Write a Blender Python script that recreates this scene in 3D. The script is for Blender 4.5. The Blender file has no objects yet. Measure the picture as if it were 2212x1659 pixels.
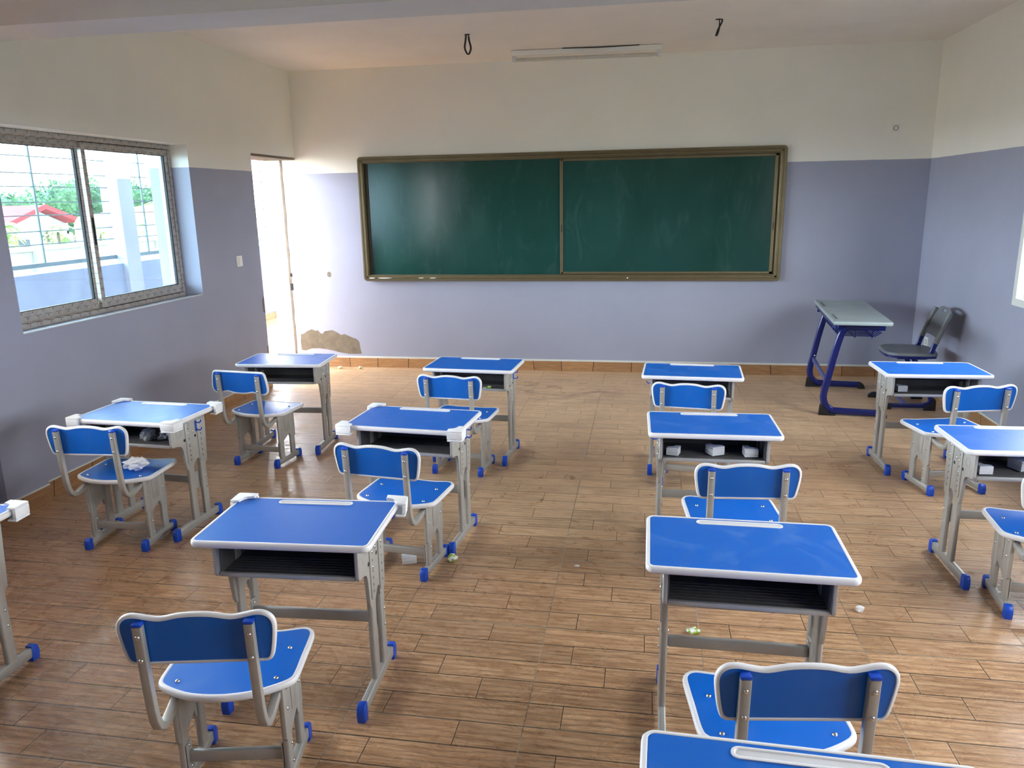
import bpy, bmesh, math, random
from mathutils import Vector, Matrix, noise
PI = math.pi
SC = bpy.context.scene
COL = SC.collection
random.seed(7)

# ------------------------------------------------------------------ camera
def cam_axes(yaw, pitch, roll):
    f = Vector((-math.sin(yaw)*math.cos(pitch), math.cos(yaw)*math.cos(pitch), math.sin(pitch)))
    r = Vector((math.cos(yaw), math.sin(yaw), 0)); u = r.cross(f)
    c, s = math.cos(roll), math.sin(roll)
    return c*r + s*u, -s*r + c*u, f
CY, CP, CR, CH, CF = 0.1718, -0.2364, -0.0181, 1.681, 1658.3
r_, u_, f_ = cam_axes(CY, CP, CR)
cd = bpy.data.cameras.new('camera'); cam = bpy.data.objects.new('camera', cd); COL.objects.link(cam)
cd.sensor_width = 36; cd.lens = CF/2212*36; cd.clip_start = .05; cd.clip_end = 400
cam.matrix_world = Matrix(((r_.x, u_.x, -f_.x, 0), (r_.y, u_.y, -f_.y, 0), (r_.z, u_.z, -f_.z, CH), (0, 0, 0, 1)))
SC.camera = cam

# ------------------------------------------------------------------ sky and light
SC.view_settings.view_transform = 'Standard'; SC.view_settings.look = 'None'
SC.view_settings.gamma = 1; SC.view_settings.use_curve_mapping = False
SC.view_settings.exposure = 2.6
SKY = 5.0
w = bpy.data.worlds.new('overcast_sky'); SC.world = w; w.use_nodes = True
nt = w.node_tree; nt.nodes.clear()
wo = nt.nodes.new('ShaderNodeOutputWorld'); bg = nt.nodes.new('ShaderNodeBackground')
tc = nt.nodes.new('ShaderNodeTexCoord'); nz = nt.nodes.new('ShaderNodeTexNoise'); cr = nt.nodes.new('ShaderNodeValToRGB')
nz.inputs['Scale'].default_value = 1.5; nz.inputs['Detail'].default_value = 3
cr.color_ramp.elements[0].position = .3; cr.color_ramp.elements[0].color = (.88, .93, 1, 1)
cr.color_ramp.elements[1].position = .7; cr.color_ramp.elements[1].color = (.96, .98, 1, 1)
nt.links.new(tc.outputs['Generated'], nz.inputs['Vector']); nt.links.new(nz.outputs[0], cr.inputs[0])
# sky strength is shaped for the room light: brighter over the left, dimmer right
dt = nt.nodes.new('ShaderNodeVectorMath'); dt.operation = 'DOT_PRODUCT'
sd = Vector((.93, -.2, .3)).normalized(); dt.inputs[1].default_value = sd
nt.links.new(tc.outputs['Generated'], dt.inputs[0])
mr = nt.nodes.new('ShaderNodeMapRange'); mr.inputs[1].default_value = -1; mr.inputs[2].default_value = 1
mr.inputs[3].default_value = SKY*1.45; mr.inputs[4].default_value = SKY*.52
nt.links.new(dt.outputs['Value'], mr.inputs[0])
nt.links.new(cr.outputs[0], bg.inputs['Color']); nt.links.new(mr.outputs[0], bg.inputs['Strength'])
nt.links.new(bg.outputs[0], wo.inputs[0])
# hazy sun over the corridor side
sl_ = bpy.data.lights.new('hazy_sun', 'SUN'); sl_.energy = 3; sl_.angle = math.radians(14); sl_.color = (1, .96, .90)
so_ = bpy.data.objects.new('hazy_sun', sl_); COL.objects.link(so_)
so_.rotation_euler = Vector((1, -.25, -1.15)).to_track_quat('-Z', 'Y').to_euler()
cy = SC.cycles
cy.use_denoising = True; cy.diffuse_bounces = 10; cy.max_bounces = 14; cy.transparent_max_bounces = 12
cy.caustics_reflective = False; cy.caustics_refractive = False
try: cy.denoiser = 'OPENIMAGEDENOISE'
except Exception: pass

def portal(name, loc, size, rot):
    l = bpy.data.lights.new(name, 'AREA'); l.shape = 'RECTANGLE'; l.size, l.size_y = size
    l.cycles.is_portal = True
    o = bpy.data.objects.new(name, l); o.location = loc; o.rotation_euler = rot; COL.objects.link(o)

# ------------------------------------------------------------------ room measures
D, L, R, ZC, ZP = 7.49, -3.4565, 2.4516, 2.9232, 1.9606
YR, WT = -2.2, .34            # rear wall, wall thickness
XO = L - WT                   # outer face of the left wall
ZB = 2.51                     # underside of the beam

portal('portal_window_left', (L-.2, 4.67, 1.55), (1.14, 1.88), (0, -PI/2, 0))
portal('portal_window_left_rear', (L-.2, 2.44, 1.55), (1.14, 1.88), (0, -PI/2, 0))
portal('portal_doorway', (L-.2, 7.05, 1.06), (2.1, .88), (0, -PI/2, 0))
portal('portal_window_right', (R+.2, 4.72, 1.55), (1.14, 1.8), (0, PI/2, 0))
portal('portal_window_right_rear', (R+.2, 1.85, 1.55), (1.14, 2.9), (0, PI/2, 0))

# ------------------------------------------------------------------ materials
def srgb(r, g, b):
    f = lambda c: (c/255/12.92) if c/255 <= .04045 else ((c/255+.055)/1.055)**2.4
    return (f(r), f(g), f(b), 1)

class NT:
    def __init__(s, name):
        s.m = bpy.data.materials.new(name); s.m.use_nodes = True; s.t = s.m.node_tree; s.t.nodes.clear()
        s.out = s.n('OutputMaterial')
    def n(s, t, **k):
        o = s.t.nodes.new('ShaderNode'+t)
        for a, v in k.items(): setattr(o, a, v)
        return o
    def l(s, a, b): s.t.links.new(a, b)
    def put(s, sock, v):
        if hasattr(v, 'is_output'): s.l(v, sock)
        else: sock.default_value = v
    def math(s, op, a, b=0.0, c=None):
        o = s.n('Math', operation=op); s.put(o.inputs[0], a); s.put(o.inputs[1], b)
        if c is not None: s.put(o.inputs[2], c)
        return o.outputs[0]
    def mix(s, f, a, b):
        o = s.n('Mix', data_type='RGBA'); s.put(o.inputs[0], f); s.put(o.inputs[6], a); s.put(o.inputs[7], b)
        return o.outputs[2]
    def vec(s, x, y, z=0.0):
        o = s.n('CombineXYZ'); s.put(o.inputs[0], x); s.put(o.inputs[1], y); s.put(o.inputs[2], z); return o.outputs[0]
    def noise(s, v, sc, det=3, rough=.5, dist=0):
        o = s.n('TexNoise'); s.put(o.inputs['Vector'], v); o.inputs['Scale'].default_value = sc
        o.inputs['Detail'].default_value = det; o.inputs['Roughness'].default_value = rough
        o.inputs['Distortion'].default_value = dist; return o.outputs[0]
    def ramp(s, f, a, b, lo=0.0, hi=1.0):
        o = s.n('MapRange'); o.clamp = True; s.put(o.inputs[0], f)
        for i, v in ((1, a), (2, b), (3, lo), (4, hi)): s.put(o.inputs[i], v)
        return o.outputs[0]
    def pos(s):
        g = s.n('NewGeometry'); x = s.n('SeparateXYZ'); s.l(g.outputs['Position'], x.inputs[0])
        return g.outputs['Position'], x.outputs[0], x.outputs[1], x.outputs[2]
    def obj(s):
        g = s.n('TexCoord'); return g.outputs['Object']
    def bsdf(s, col, rough=.5, metal=0.0, spec=.5, bump=None, bs=.2, bd=.002, coat=0.0):
        b = s.n('BsdfPrincipled'); s.put(b.inputs['Base Color'], col); s.put(b.inputs['Roughness'], rough)
        s.put(b.inputs['Metallic'], metal); s.put(b.inputs['Specular IOR Level'], spec)
        if coat: b.inputs['Coat Weight'].default_value = coat; b.inputs['Coat Roughness'].default_value = .15
        if bump is not None:
            k = s.n('Bump'); k.inputs['Strength'].default_value = bs; k.inputs['Distance'].default_value = bd
            s.put(k.inputs['Height'], bump); s.l(k.outputs[0], b.inputs['Normal'])
        s.l(b.outputs[0], s.out.inputs[0]); return b

MATS = {}
def simple(name, col, rough=.5, metal=0.0, spec=.5, var=.06, sc=8, bs=0.0, coat=0.0):
    if name in MATS: return MATS[name]
    t = NT(name); o = t.obj(); n = t.noise(o, sc, 4, .6)
    c2 = tuple(max(0, min(1, c*(1-var*2))) for c in col[:3])+(1,); c1 = tuple(min(1, c*(1+var)) for c in col[:3])+(1,)
    c = t.mix(t.ramp(n, .3, .7), c1, c2)
    t.bsdf(c, t.ramp(n, .3, .7, max(0, rough-.04), min(1, rough+.06)), metal, spec, t.noise(o, sc*40, 2) if bs else None, bs, coat=coat)
    MATS[name] = t.m; return t.m

M_TRIM = simple('white_plastic_trim', srgb(232, 233, 236), .35, var=.02)
M_TRAY = simple('pen_tray_plastic', srgb(214, 216, 220), .4, var=.02)
M_METAL = simple('painted_grey_steel', srgb(178, 177, 172), .38, .3, var=.03, sc=20, bs=.05)
M_CAP = simple('blue_plastic_cap', srgb(20, 78, 200), .35, var=.05)
M_CHROME = simple('zinc_bolt', (.75, .75, .75, 1), .22, 1.0, var=.02)
M_HOLE = simple('dark_slot', (.01, .01, .01, 1), .8)
M_BOX = simple('book_box_plastic', srgb(92, 90, 90), .38, 0, var=.08, sc=30, bs=.1)
M_FOAM = simple('white_foam', srgb(236, 239, 242), .65, var=.03, sc=40, bs=.2)
M_BAG = simple('grey_plastic_bag', srgb(175, 180, 185), .35, var=.1, sc=20)
M_NAVY = simple('navy_enamelled_steel', srgb(8, 28, 104), .22, .1, var=.05, coat=.3)
M_BLACKP = simple('black_plastic', srgb(28, 29, 32), .4)
M_GREYP = simple('grey_plastic_seat', srgb(116, 120, 124), .42, var=.05, sc=6, bs=.1)
M_WRAP = None
def mk_wrap():
    t = NT('green_white_wrapper'); o = t.obj(); n = t.noise(o, 60, 2)
    t.bsdf(t.mix(t.math('GREATER_THAN', n, .52), srgb(232, 238, 230), srgb(150, 190, 50)), .3); return t.m
M_WRAP = mk_wrap()

def mk_blue(name, col, smudge):
    t = NT(name); o = t.obj()
    n = t.noise(o, 5, 5, .6, 1.5); n2 = t.noise(o, 420, 1)
    sm = t.math('MULTIPLY', t.ramp(n, .52, .75), smudge)
    c = t.mix(sm, col, srgb(130, 165, 210))
    c = t.mix(t.math('MULTIPLY', t.ramp(n2, .3, .7), .06), c, srgb(10, 40, 120))
    t.bsdf(c, t.ramp(n, .3, .75, .30, .45), 0, .5, n2, .08, .0005); return t.m
M_BLUE = mk_blue('blue_laminate', srgb(4, 102, 202), .10)
M_BLUED = mk_blue('blue_laminate_dusty', srgb(6, 102, 202), .28)

def mk_wall(name, dirt=.0):
    t = NT(name); P, x, y, z = t.pos()
    n = t.noise(P, 1.3, 4, .6); n2 = t.noise(P, 90, 3, .6); e = t.noise(P, 6, 3)
    cream = t.mix(t.ramp(n, .3, .7), srgb(240, 240, 232), srgb(235, 235, 226))
    lil = t.mix(t.ramp(n, .3, .7), srgb(161, 166, 185), srgb(154, 159, 178))
    edge = t.math('ADD', ZP-.002, t.math('MULTIPLY', e, .006))
    c = t.mix(t.math('GREATER_THAN', z, edge), lil, cream)
    t.bsdf(c, t.ramp(n, .3, .7, .42, .55), 0, .4, n2, .12, .001); return t.m
M_WALL = mk_wall('painted_wall')
M_CEIL = simple('ceiling_paint', srgb(240, 236, 228), .7, var=.02, sc=2, bs=.05)
M_BEAM_SHADE = simple('shaded_beam_paint', srgb(212, 216, 214), .7, var=.02, sc=2, bs=.05)  # ceiling cream darkened, so shade is painted onto the beam
M_CEMENT = simple('bare_cement', srgb(118, 109, 94), .85, var=.12, sc=12, bs=.3)
M_REVEAL = simple('unpainted_white_plaster', srgb(214, 218, 212), .7, var=.03)

def mk_floor(name, warm=0):
    t = NT(name); P, x, y, z = t.pos(); T = .6035; PH = T/5
    u = t.math('DIVIDE', t.math('ADD', x, .356+20*T), T); v = t.math('DIVIDE', t.math('ADD', y, -2.154+20*T), T)
    iu = t.math('FLOOR', u); iv = t.math('FLOOR', v)
    wn = t.n('TexWhiteNoise', noise_dimensions='2D'); t.l(t.vec(iu, iv), wn.inputs['Vector'])
    fl = t.math('GREATER_THAN', wn.outputs[0], .62)
    fu = t.math('FRACT', u); fv = t.math('FRACT', v)
    def flip(a): return t.math('ADD', t.math('MULTIPLY', a, t.math('SUBTRACT', 1.0, fl)), t.math('MULTIPLY', t.math('SUBTRACT', 1.0, a), fl))
    a = flip(fu); b = flip(fv)
    row = t.math('MINIMUM', t.math('FLOOR', t.math('MULTIPLY', b, 5.0)), 4.0)
    j = 0.0
    for i, p in enumerate((.198, .690, .413, .200, .645)):
        eq = t.math('COMPARE', row, float(i), .1); j = t.math('ADD', j, t.math('MULTIPLY', eq, p))
    side = t.math('GREATER_THAN', a, j)
    dj = t.math('MULTIPLY', t.math('ABSOLUTE', t.math('SUBTRACT', a, j)), T)
    rb = t.math('FRACT', t.math('MULTIPLY', b, 5.0))
    dr = t.math('MULTIPLY', t.math('MINIMUM', rb, t.math('SUBTRACT', 1.0, rb)), PH*.65)
    du = t.math('MULTIPLY', t.math('MINIMUM', fu, t.math('SUBTRACT', 1.0, fu)), T)
    dv = t.math('MULTIPLY', t.math('MINIMUM', fv, t.math('SUBTRACT', 1.0, fv)), T)
    dp = t.math('MINIMUM', dj, dr)
    joint = t.ramp(dp, .0012, .0032, 1.0, 0.0); lite = t.math('SUBTRACT', t.ramp(dp, .0034, .0055, 1.0, 0.0), joint)  # lite paints a pale bevel highlight beside the joints into the colour
    grout = t.ramp(t.math('MINIMUM', du, dv), .0012, .0024, 1.0, 0.0)
    pid = t.vec(t.math('ADD', t.math('MULTIPLY', iu, 7.0), side), t.math('ADD', t.math('MULTIPLY', iv, 11.0), row), 3.0)
    w2 = t.n('TexWhiteNoise', noise_dimensions='3D'); t.l(pid, w2.inputs['Vector']); h = w2.outputs[0]
    # grain: long streaks along x, shifted plank by plank
    gx = t.math('ADD', t.math('MULTIPLY', x, 1.0), t.math('MULTIPLY', h, 37.0)); gy = t.math('ADD', t.math('MULTIPLY', y, 9.0), t.math('MULTIPLY', h, 91.0))
    gv = t.vec(gx, gy)
    g1 = t.noise(gv, 5.5, 5, .62, .9); g2 = t.noise(t.vec(t.math('MULTIPLY', gx, 3.0), t.math('MULTIPLY', gy, 5.0)), 5, 4, .7, .5)
    rings = t.n('TexWave', wave_type='RINGS'); rings.inputs['Scale'].default_value = 2.2; rings.inputs['Distortion'].default_value = 6
    rings.inputs['Detail'].default_value = 2
    t.l(t.vec(t.math('MULTIPLY', gx, 1.1), t.math('MULTIPLY', gy, .55)), rings.inputs['Vector'])
    if warm: c1, c2, c3 = srgb(214, 150, 92), srgb(190, 120, 66), srgb(160, 98, 55)
    else: c1, c2, c3 = srgb(204, 162, 120), srgb(172, 127, 87), srgb(96, 64, 42)
    c = t.mix(t.ramp(g1, .40, .60), c1, c2)
    c = t.mix(t.math('MULTIPLY', t.ramp(g2, .46, .70), t.ramp(y, 2.5, 6.0, .62, .30)), c, c3)
    c = t.mix(t.math('MULTIPLY', t.ramp(rings.outputs[0], .70, 1.0), .42), c, c3)
    hs = t.n('HueSaturation'); t.put(hs.inputs['Value'], t.ramp(h, 0, 1, .86, 1.10)); hs.inputs['Saturation'].default_value = .96; t.l(c, hs.inputs['Color']); c = hs.outputs[0]
    # pale dusty scuffs, thickest at the blackboard end, where doorway light is painted in
    d1 = t.noise(P, 1.6, 5, .65, 1.0); d2 = t.noise(t.vec(t.math('MULTIPLY', x, .7), y), 9, 5, .7, 2.0)
    far = t.ramp(y, 2.6, 5.6, .05, .85)
    dust = t.math('MULTIPLY', far, t.math('MULTIPLY', t.ramp(d1, .25, .65, .35, 1.0), t.ramp(d2, .36, .68, .28, 1.0)))
    c = t.mix(dust, c, srgb(228, 200, 162))
    d3 = t.noise(P, 2.3, 4, .6, 2.0)
    wet = t.math('MULTIPLY', t.ramp(d3, .50, .60), t.math('MULTIPLY', t.ramp(t.math('ABSOLUTE', t.math('SUBTRACT', y, 6.75)), .1, .45, 1.0, 0.0), t.ramp(t.math('ABSOLUTE', t.math('ADD', x, .7)), .3, .7, 1.0, 0.0)))
    c = t.mix(t.math('MULTIPLY', wet, .5), c, srgb(96, 62, 40))
    c = t.mix(t.math('MULTIPLY', joint, t.ramp(y, 3.0, 6.0, .85, .5)), c, srgb(58, 38, 27)); c = t.mix(t.math('MULTIPLY', lite, .40), c, srgb(214, 178, 138))
    gd = t.noise(P, 2.0, 2); c = t.mix(t.math('MULTIPLY', grout, .85), c, t.mix(t.ramp(gd, .45, .6), srgb(98, 90, 76), srgb(176, 164, 142)))
    ro = t.math('ADD', t.ramp(d2, .3, .7, .20, .34), t.math('MULTIPLY', dust, .5))
    hgt = t.math('SUBTRACT', t.math('MULTIPLY', g2, .15), t.math('ADD', joint, t.math('MULTIPLY', grout, .7)))
    t.bsdf(c, ro, 0, .5, hgt, .35, .0012); return t.m
M_FLOOR = mk_floor('wood_look_tile_floor')
M_FLOOR2 = mk_floor('orange_corridor_tile', 1)

def mk_base():
    t = NT('wood_tile_baseboard'); P, x, y, z = t.pos(); s = t.math('ADD', x, t.math('MULTIPLY', y, -1.0))
    n = t.noise(P, .9, 1); q = t.math('MULTIPLY', t.math('ADD', s, t.math('MULTIPLY', n, .3)), 3.1)
    fr = t.math('FRACT', q); joint = t.ramp(t.math('MINIMUM', fr, t.math('SUBTRACT', 1.0, fr)), .006, .014, 1.0, 0.0)
    wn = t.n('TexWhiteNoise', noise_dimensions='1D'); t.l(t.math('FLOOR', q), wn.inputs['W'])
    g = t.noise(t.vec(t.math('MULTIPLY', s, 1.2), 0.0, t.math('ADD', t.math('MULTIPLY', z, 22.0), t.math('MULTIPLY', wn.outputs[0], 40.0))), 5, 4, .6, 1)
    c = t.mix(t.ramp(g, .3, .7), srgb(190, 148, 106), srgb(148, 106, 70))
    hs = t.n('HueSaturation'); t.put(hs.inputs['Value'], t.ramp(wn.outputs[0], 0, 1, .85, 1.1)); t.l(c, hs.inputs['Color'])
    c = t.mix(joint, hs.outputs[0], srgb(60, 40, 28)); t.bsdf(c, .35); return t.m
M_BASE = mk_base()

def mk_film():
    # aluminium profile still wrapped in printed protective film: staggered dashes with a tick under each
    t = NT('filmed_aluminium'); P, x, y, z = t.pos()
    a = t.math('ADD', y, 0.0)
    def marks(u, v, su, sv):
        r = t.math('MULTIPLY', v, 1/sv); rr = t.math('FLOOR', r)
        q = t.math('ADD', t.math('MULTIPLY', u, 1/su), t.math('MULTIPLY', rr, .5)); fx = t.math('FRACT', q); fy = t.math('FRACT', r)
        dash = t.math('MULTIPLY', t.math('LESS_THAN', t.math('ABSOLUTE', t.math('SUBTRACT', fx, .5)), .28), t.math('LESS_THAN', t.math('ABSOLUTE', t.math('SUBTRACT', fy, .62)), .055))
        tick = t.math('MULTIPLY', t.math('LESS_THAN', t.math('ABSOLUTE', t.math('SUBTRACT', fx, .5)), .045), t.math('LESS_THAN', t.math('ABSOLUTE', t.math('SUBTRACT', fy, .30)), .17))
        return t.math('MAXIMUM', dash, tick)
    m = marks(a, z, .085, .034)
    n = t.noise(P, 30, 4, .7)
    c = t.mix(t.ramp(n, .3, .7), srgb(196, 192, 186), srgb(164, 160, 155)); c = t.mix(t.math('MULTIPLY', m, .8), c, srgb(110, 74, 70))
    t.bsdf(c, .45, .3, .5, n, .2, .001); return t.m
M_FILM = mk_film()
M_RUBBER_GAP = simple('black_seal_and_gap', srgb(20, 22, 24), .6)
def mk_glass(name, tint, dirty):
    t = NT(name); P, x, y, z = t.pos()
    tr = t.n('BsdfTransparent'); tr.inputs[0].default_value = tint
    gl = t.n('BsdfGlossy'); gl.inputs['Roughness'].default_value = .02; gl.inputs['Color'].default_value = (1, 1, 1, 1)
    fr = t.n('LayerWeight'); fr.inputs['Blend'].default_value = .5
    m1 = t.n('MixShader'); t.l(t.math('ADD', .03, t.math('MULTIPLY', t.math('POWER', fr.outputs['Facing'], 5.0), .55)), m1.inputs[0]); t.l(tr.outputs[0], m1.inputs[1]); t.l(gl.outputs[0], m1.inputs[2])
    df = t.n('BsdfTranslucent'); df.inputs[0].default_value = (.72, .84, 1, 1)
    n = t.noise(P, 7, 6, .75, 2); vz = t.ramp(z, 1.0, 1.5, 1.0, .3); sp = t.n('TexVoronoi'); sp.inputs['Scale'].default_value = 28; t.l(P, sp.inputs['Vector'])
    f = t.math('ADD', t.math('MULTIPLY', t.ramp(n, .35, .75, .3, 1.0), t.math('MULTIPLY', vz, dirty)), t.math('MULTIPLY', t.math('LESS_THAN', sp.outputs[0], .09), t.math('MULTIPLY', vz, .06)))
    m2 = t.n('MixShader'); t.l(f, m2.inputs[0]); t.l(m1.outputs[0], m2.inputs[1]); t.l(df.outputs[0], m2.inputs[2])
    t.l(m2.outputs[0], t.out.inputs[0]); return t.m
M_GLASS = mk_glass('dusty_tinted_glass', (.62, .74, .80, 1), .030)
M_CLEAR = mk_glass('clear_window_glass', (.97, .98, .98, 1), .01)

def mk_board():
    t = NT('green_chalkboard'); P, x, y, z = t.pos()
    n = t.noise(t.vec(t.math('MULTIPLY', x, 1.0), 0.0, t.math('MULTIPLY', z, .45)), 2.2, 4, .6, .6); n2 = t.noise(P, 40, 3)
    c = t.mix(t.ramp(n, .35, .7), srgb(20, 62, 54), srgb(27, 72, 65))
    sm = t.math('MULTIPLY', t.ramp(t.noise(t.vec(t.math('MULTIPLY', x, 2.5), 0.0, t.math('MULTIPLY', z, .8)), 2.5, 5, .65, 1), .55, .8), .10)
    c = t.mix(sm, c, srgb(120, 150, 150))
    t.bsdf(c, t.ramp(n, .3, .7, .13, .22), 0, .5, n2, .02, .0005); return t.m
M_BOARD = mk_board()
M_BRONZE = simple('bronze_aluminium', srgb(112, 101, 74), .38, .55, var=.06, sc=6)
M_BRONZED = simple('bronze_groove', srgb(66, 60, 44), .45, .4)
M_SWITCH = simple('white_switch_plastic', srgb(235, 235, 230), .3, var=.01)

# ------------------------------------------------------------------ mesh helpers
class MB:
    def __init__(s): s.bm = bmesh.new(); s.mats = []; s.mi = 0
    def mat(s, m):
        if m not in s.mats: s.mats.append(m)
        s.mi = s.mats.index(m); return s
    def _new(s, f0):
        for f in s.bm.faces:
            if f.index == -1 or f not in f0: pass
    def add(s, verts, faces, T=None):
        vs = [s.bm.verts.new((T @ Vector(v)) if T else v) for v in verts]
        out = []
        for f in faces:
            try: fc = s.bm.faces.new([vs[i] for i in f]); fc.material_index = s.mi; out.append(fc)
            except ValueError: pass
        return vs, out
    def box(s, lo, hi, bev=0.0, T=None, seg=2):
        x0, y0, z0 = [min(a, b) for a, b in zip(lo, hi)]; x1, y1, z1 = [max(a, b) for a, b in zip(lo, hi)]
        v = [(x0, y0, z0), (x1, y0, z0), (x1, y1, z0), (x0, y1, z0), (x0, y0, z1), (x1, y0, z1), (x1, y1, z1), (x0, y1, z1)]
        F = [(0, 3, 2, 1), (4, 5, 6, 7), (0, 1, 5, 4), (1, 2, 6, 5), (2, 3, 7, 6), (3, 0, 4, 7)]
        vs, fs = s.add(v, F, T)
        if bev:
            es = list({e for f in fs for e in f.edges})
            r = bmesh.ops.bevel(s.bm, geom=es, offset=bev, segments=seg, affect='EDGES', profile=.5)
            for f in r['faces']: f.material_index = s.mi
        return s
    def prism(s, pts, z0, z1, T=None, bev=0.0, seg=2):
        n = len(pts); v = [(p[0], p[1], z0) for p in pts]+[(p[0], p[1], z1) for p in pts]
        F = [tuple(range(n-1, -1, -1)), tuple(range(n, 2*n))]+[(i, (i+1) % n, n+(i+1) % n, n+i) for i in range(n)]
        vs, fs = s.add(v, F, T)
        if bev:
            es = list(fs[0].edges)+list(fs[1].edges)
            r = bmesh.ops.bevel(s.bm, geom=es, offset=bev, segments=seg, affect='EDGES', profile=.5)
            for f in r['faces']: f.material_index = s.mi
        return s
    def ring(s, pts, prof, T=None, close=False):
        # sweep a profile (outward offset, height) round a closed outline
        n = len(pts); nrm = []
        for i in range(n):
            a, b = Vector(pts[i-1]), Vector(pts[(i+1) % n]); d = (b-a).normalized(); nrm.append(Vector((d.y, -d.x)))
        v = []
        for o, z in prof:
            for p, q in zip(pts, nrm): v.append((p[0]+q.x*o, p[1]+q.y*o, z))
        m = len(prof); F = []
        for k in range(m if close else m-1):
            k2 = (k+1) % m
            for i in range(n): j = (i+1) % n; F.append((k*n+i, k*n+j, k2*n+j, k2*n+i))
        s.add(v, F, T); return s
    def tube(s, path, sec, T=None, up=Vector((1, 0, 0)), caps=True):
        # sweep a closed section (list of 2-D points) along a path
        P = [Vector(p) for p in path]; n = len(sec); v = []
        for i, p in enumerate(P):
            if i == 0: d = P[1]-P[0]
            elif i == len(P)-1: d = P[-1]-P[-2]
            else: d = (P[i+1]-P[i]).normalized()+(P[i]-P[i-1]).normalized()
            d.normalize(); a = up-d*up.dot(d)
            if a.length < 1e-4: a = Vector((0, 1, 0))-d*d.y
            a.normalize(); b = d.cross(a)
            for q in sec: v.append(tuple(p+a*q[0]+b*q[1]))
        F = []
        for k in range(len(P)-1):
            for i in range(n): j = (i+1) % n; F.append((k*n+i, k*n+j, (k+1)*n+j, (k+1)*n+i))
        if caps: F.append(tuple(range(n-1, -1, -1))); F.append(tuple((len(P)-1)*n+i for i in range(n)))
        s.add(v, F, T); return s
    def dome(s, c, nrm, r, h, seg=10):
        nrm = Vector(nrm).normalized(); a = nrm.orthogonal().normalized(); b = nrm.cross(a); c = Vector(c); v = []
        for rr, hh in ((1, 0), (.92, .55), (.6, .9)):
            for i in range(seg): t = 2*PI*i/seg; v.append(tuple(c+(a*math.cos(t)+b*math.sin(t))*r*rr+nrm*h*hh))
        v.append(tuple(c+nrm*h)); F = []
        for k in range(2):
            for i in range(seg): j = (i+1) % seg; F.append((k*seg+i, k*seg+j, (k+1)*seg+j, (k+1)*seg+i))
        for i in range(seg): F.append((2*seg+i, 2*seg+(i+1) % seg, 3*seg))
        s.add(v, F); return s
    def build(s, name, mat=None, parent=None, smooth=40):
        me = bpy.data.meshes.new(name)
        if mat: s.mats = [mat]+[m for m in s.mats if m != mat] if not s.mats else s.mats
        bmesh.ops.remove_doubles(s.bm, verts=s.bm.verts, dist=1e-6)
        bmesh.ops.recalc_face_normals(s.bm, faces=s.bm.faces)
        s.bm.to_mesh(me); s.bm.free()
        for m in s.mats: me.materials.append(m)
        if smooth:
            me.shade_smooth(); me.set_sharp_from_angle(angle=math.radians(smooth))
        o = bpy.data.objects.new(name, me); COL.objects.link(o)
        if parent: o.parent = parent
        return o
def mb(m): return MB().mat(m)
def rrect(w, h, r, n=5):
    p = []
    for cx, cy_, a0 in ((w-r, h-r, 0), (-w+r, h-r, 90), (-w+r, -h+r, 180), (w-r, -h+r, 270)):
        for i in range(n+1): t = math.radians(a0+90*i/n); p.append((cx+r*math.cos(t), cy_+r*math.sin(t)))
    return p
def circ(r, n=10): return [(r*math.cos(2*PI*i/n), r*math.sin(2*PI*i/n)) for i in range(n)]
def spline(c, per=5, closed=True):
    n = len(c); out = []
    for i in range(n if closed else n-1):
        g = (lambda k: Vector(c[k % n])) if closed else (lambda k: Vector(c[max(0, min(n-1, k))]))
        p0, p1, p2, p3 = g(i-1), g(i), g(i+1), g(i+2)
        for j in range(per):
            t = j/per; out.append(tuple(.5*((2*p1)+(p2-p0)*t+(2*p0-5*p1+4*p2-p3)*t*t+(3*p1-p0-3*p2+p3)*t**3)))
    if not closed: out.append(tuple(c[-1]))
    return out
def ccw(p):
    a = sum(p[i-1][0]*p[i][1]-p[i][0]*p[i-1][1] for i in range(len(p))); return p if a > 0 else p[::-1]

def tag(o, label=None, cat=None, group=None, kind=None):
    for k, v in (('label', label), ('category', cat), ('group', group), ('kind', kind)):
        if v: o[k] = v
    return o
def thing(name, loc=(0, 0, 0), rz=0):
    o = bpy.data.objects.new(name, None); o.empty_display_size = .1; COL.objects.link(o)
    o.location = loc; o.rotation_euler = (0, 0, rz); return o
def struct(o): o['kind'] = 'structure'; return o
def copy_tree(o, parent=None):
    c = o.copy(); COL.objects.link(c); c.parent = parent
    for ch in [x for x in KIDS.get(o.name, [])]: copy_tree(ch, c)
    return c
KIDS = {}
def index_kids():
    KIDS.clear()
    for o in bpy.data.objects:
        if o.parent: KIDS.setdefault(o.parent.name, []).append(o)

# ------------------------------------------------------------------ room shell
o = mb(M_FLOOR).box((L-WT+.005, YR, -.12), (R, D, 0)).build('floor', smooth=0); struct(o)
mb_ = mb(M_CEIL).box((L, YR, ZC), (R, D, ZC+.15)); struct(mb_.build('ceiling', smooth=0))
o = mb(M_BEAM_SHADE).box((L, 3.43, ZB), (R, 3.73, ZC)).build('trim_1', smooth=0); struct(o)
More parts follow.
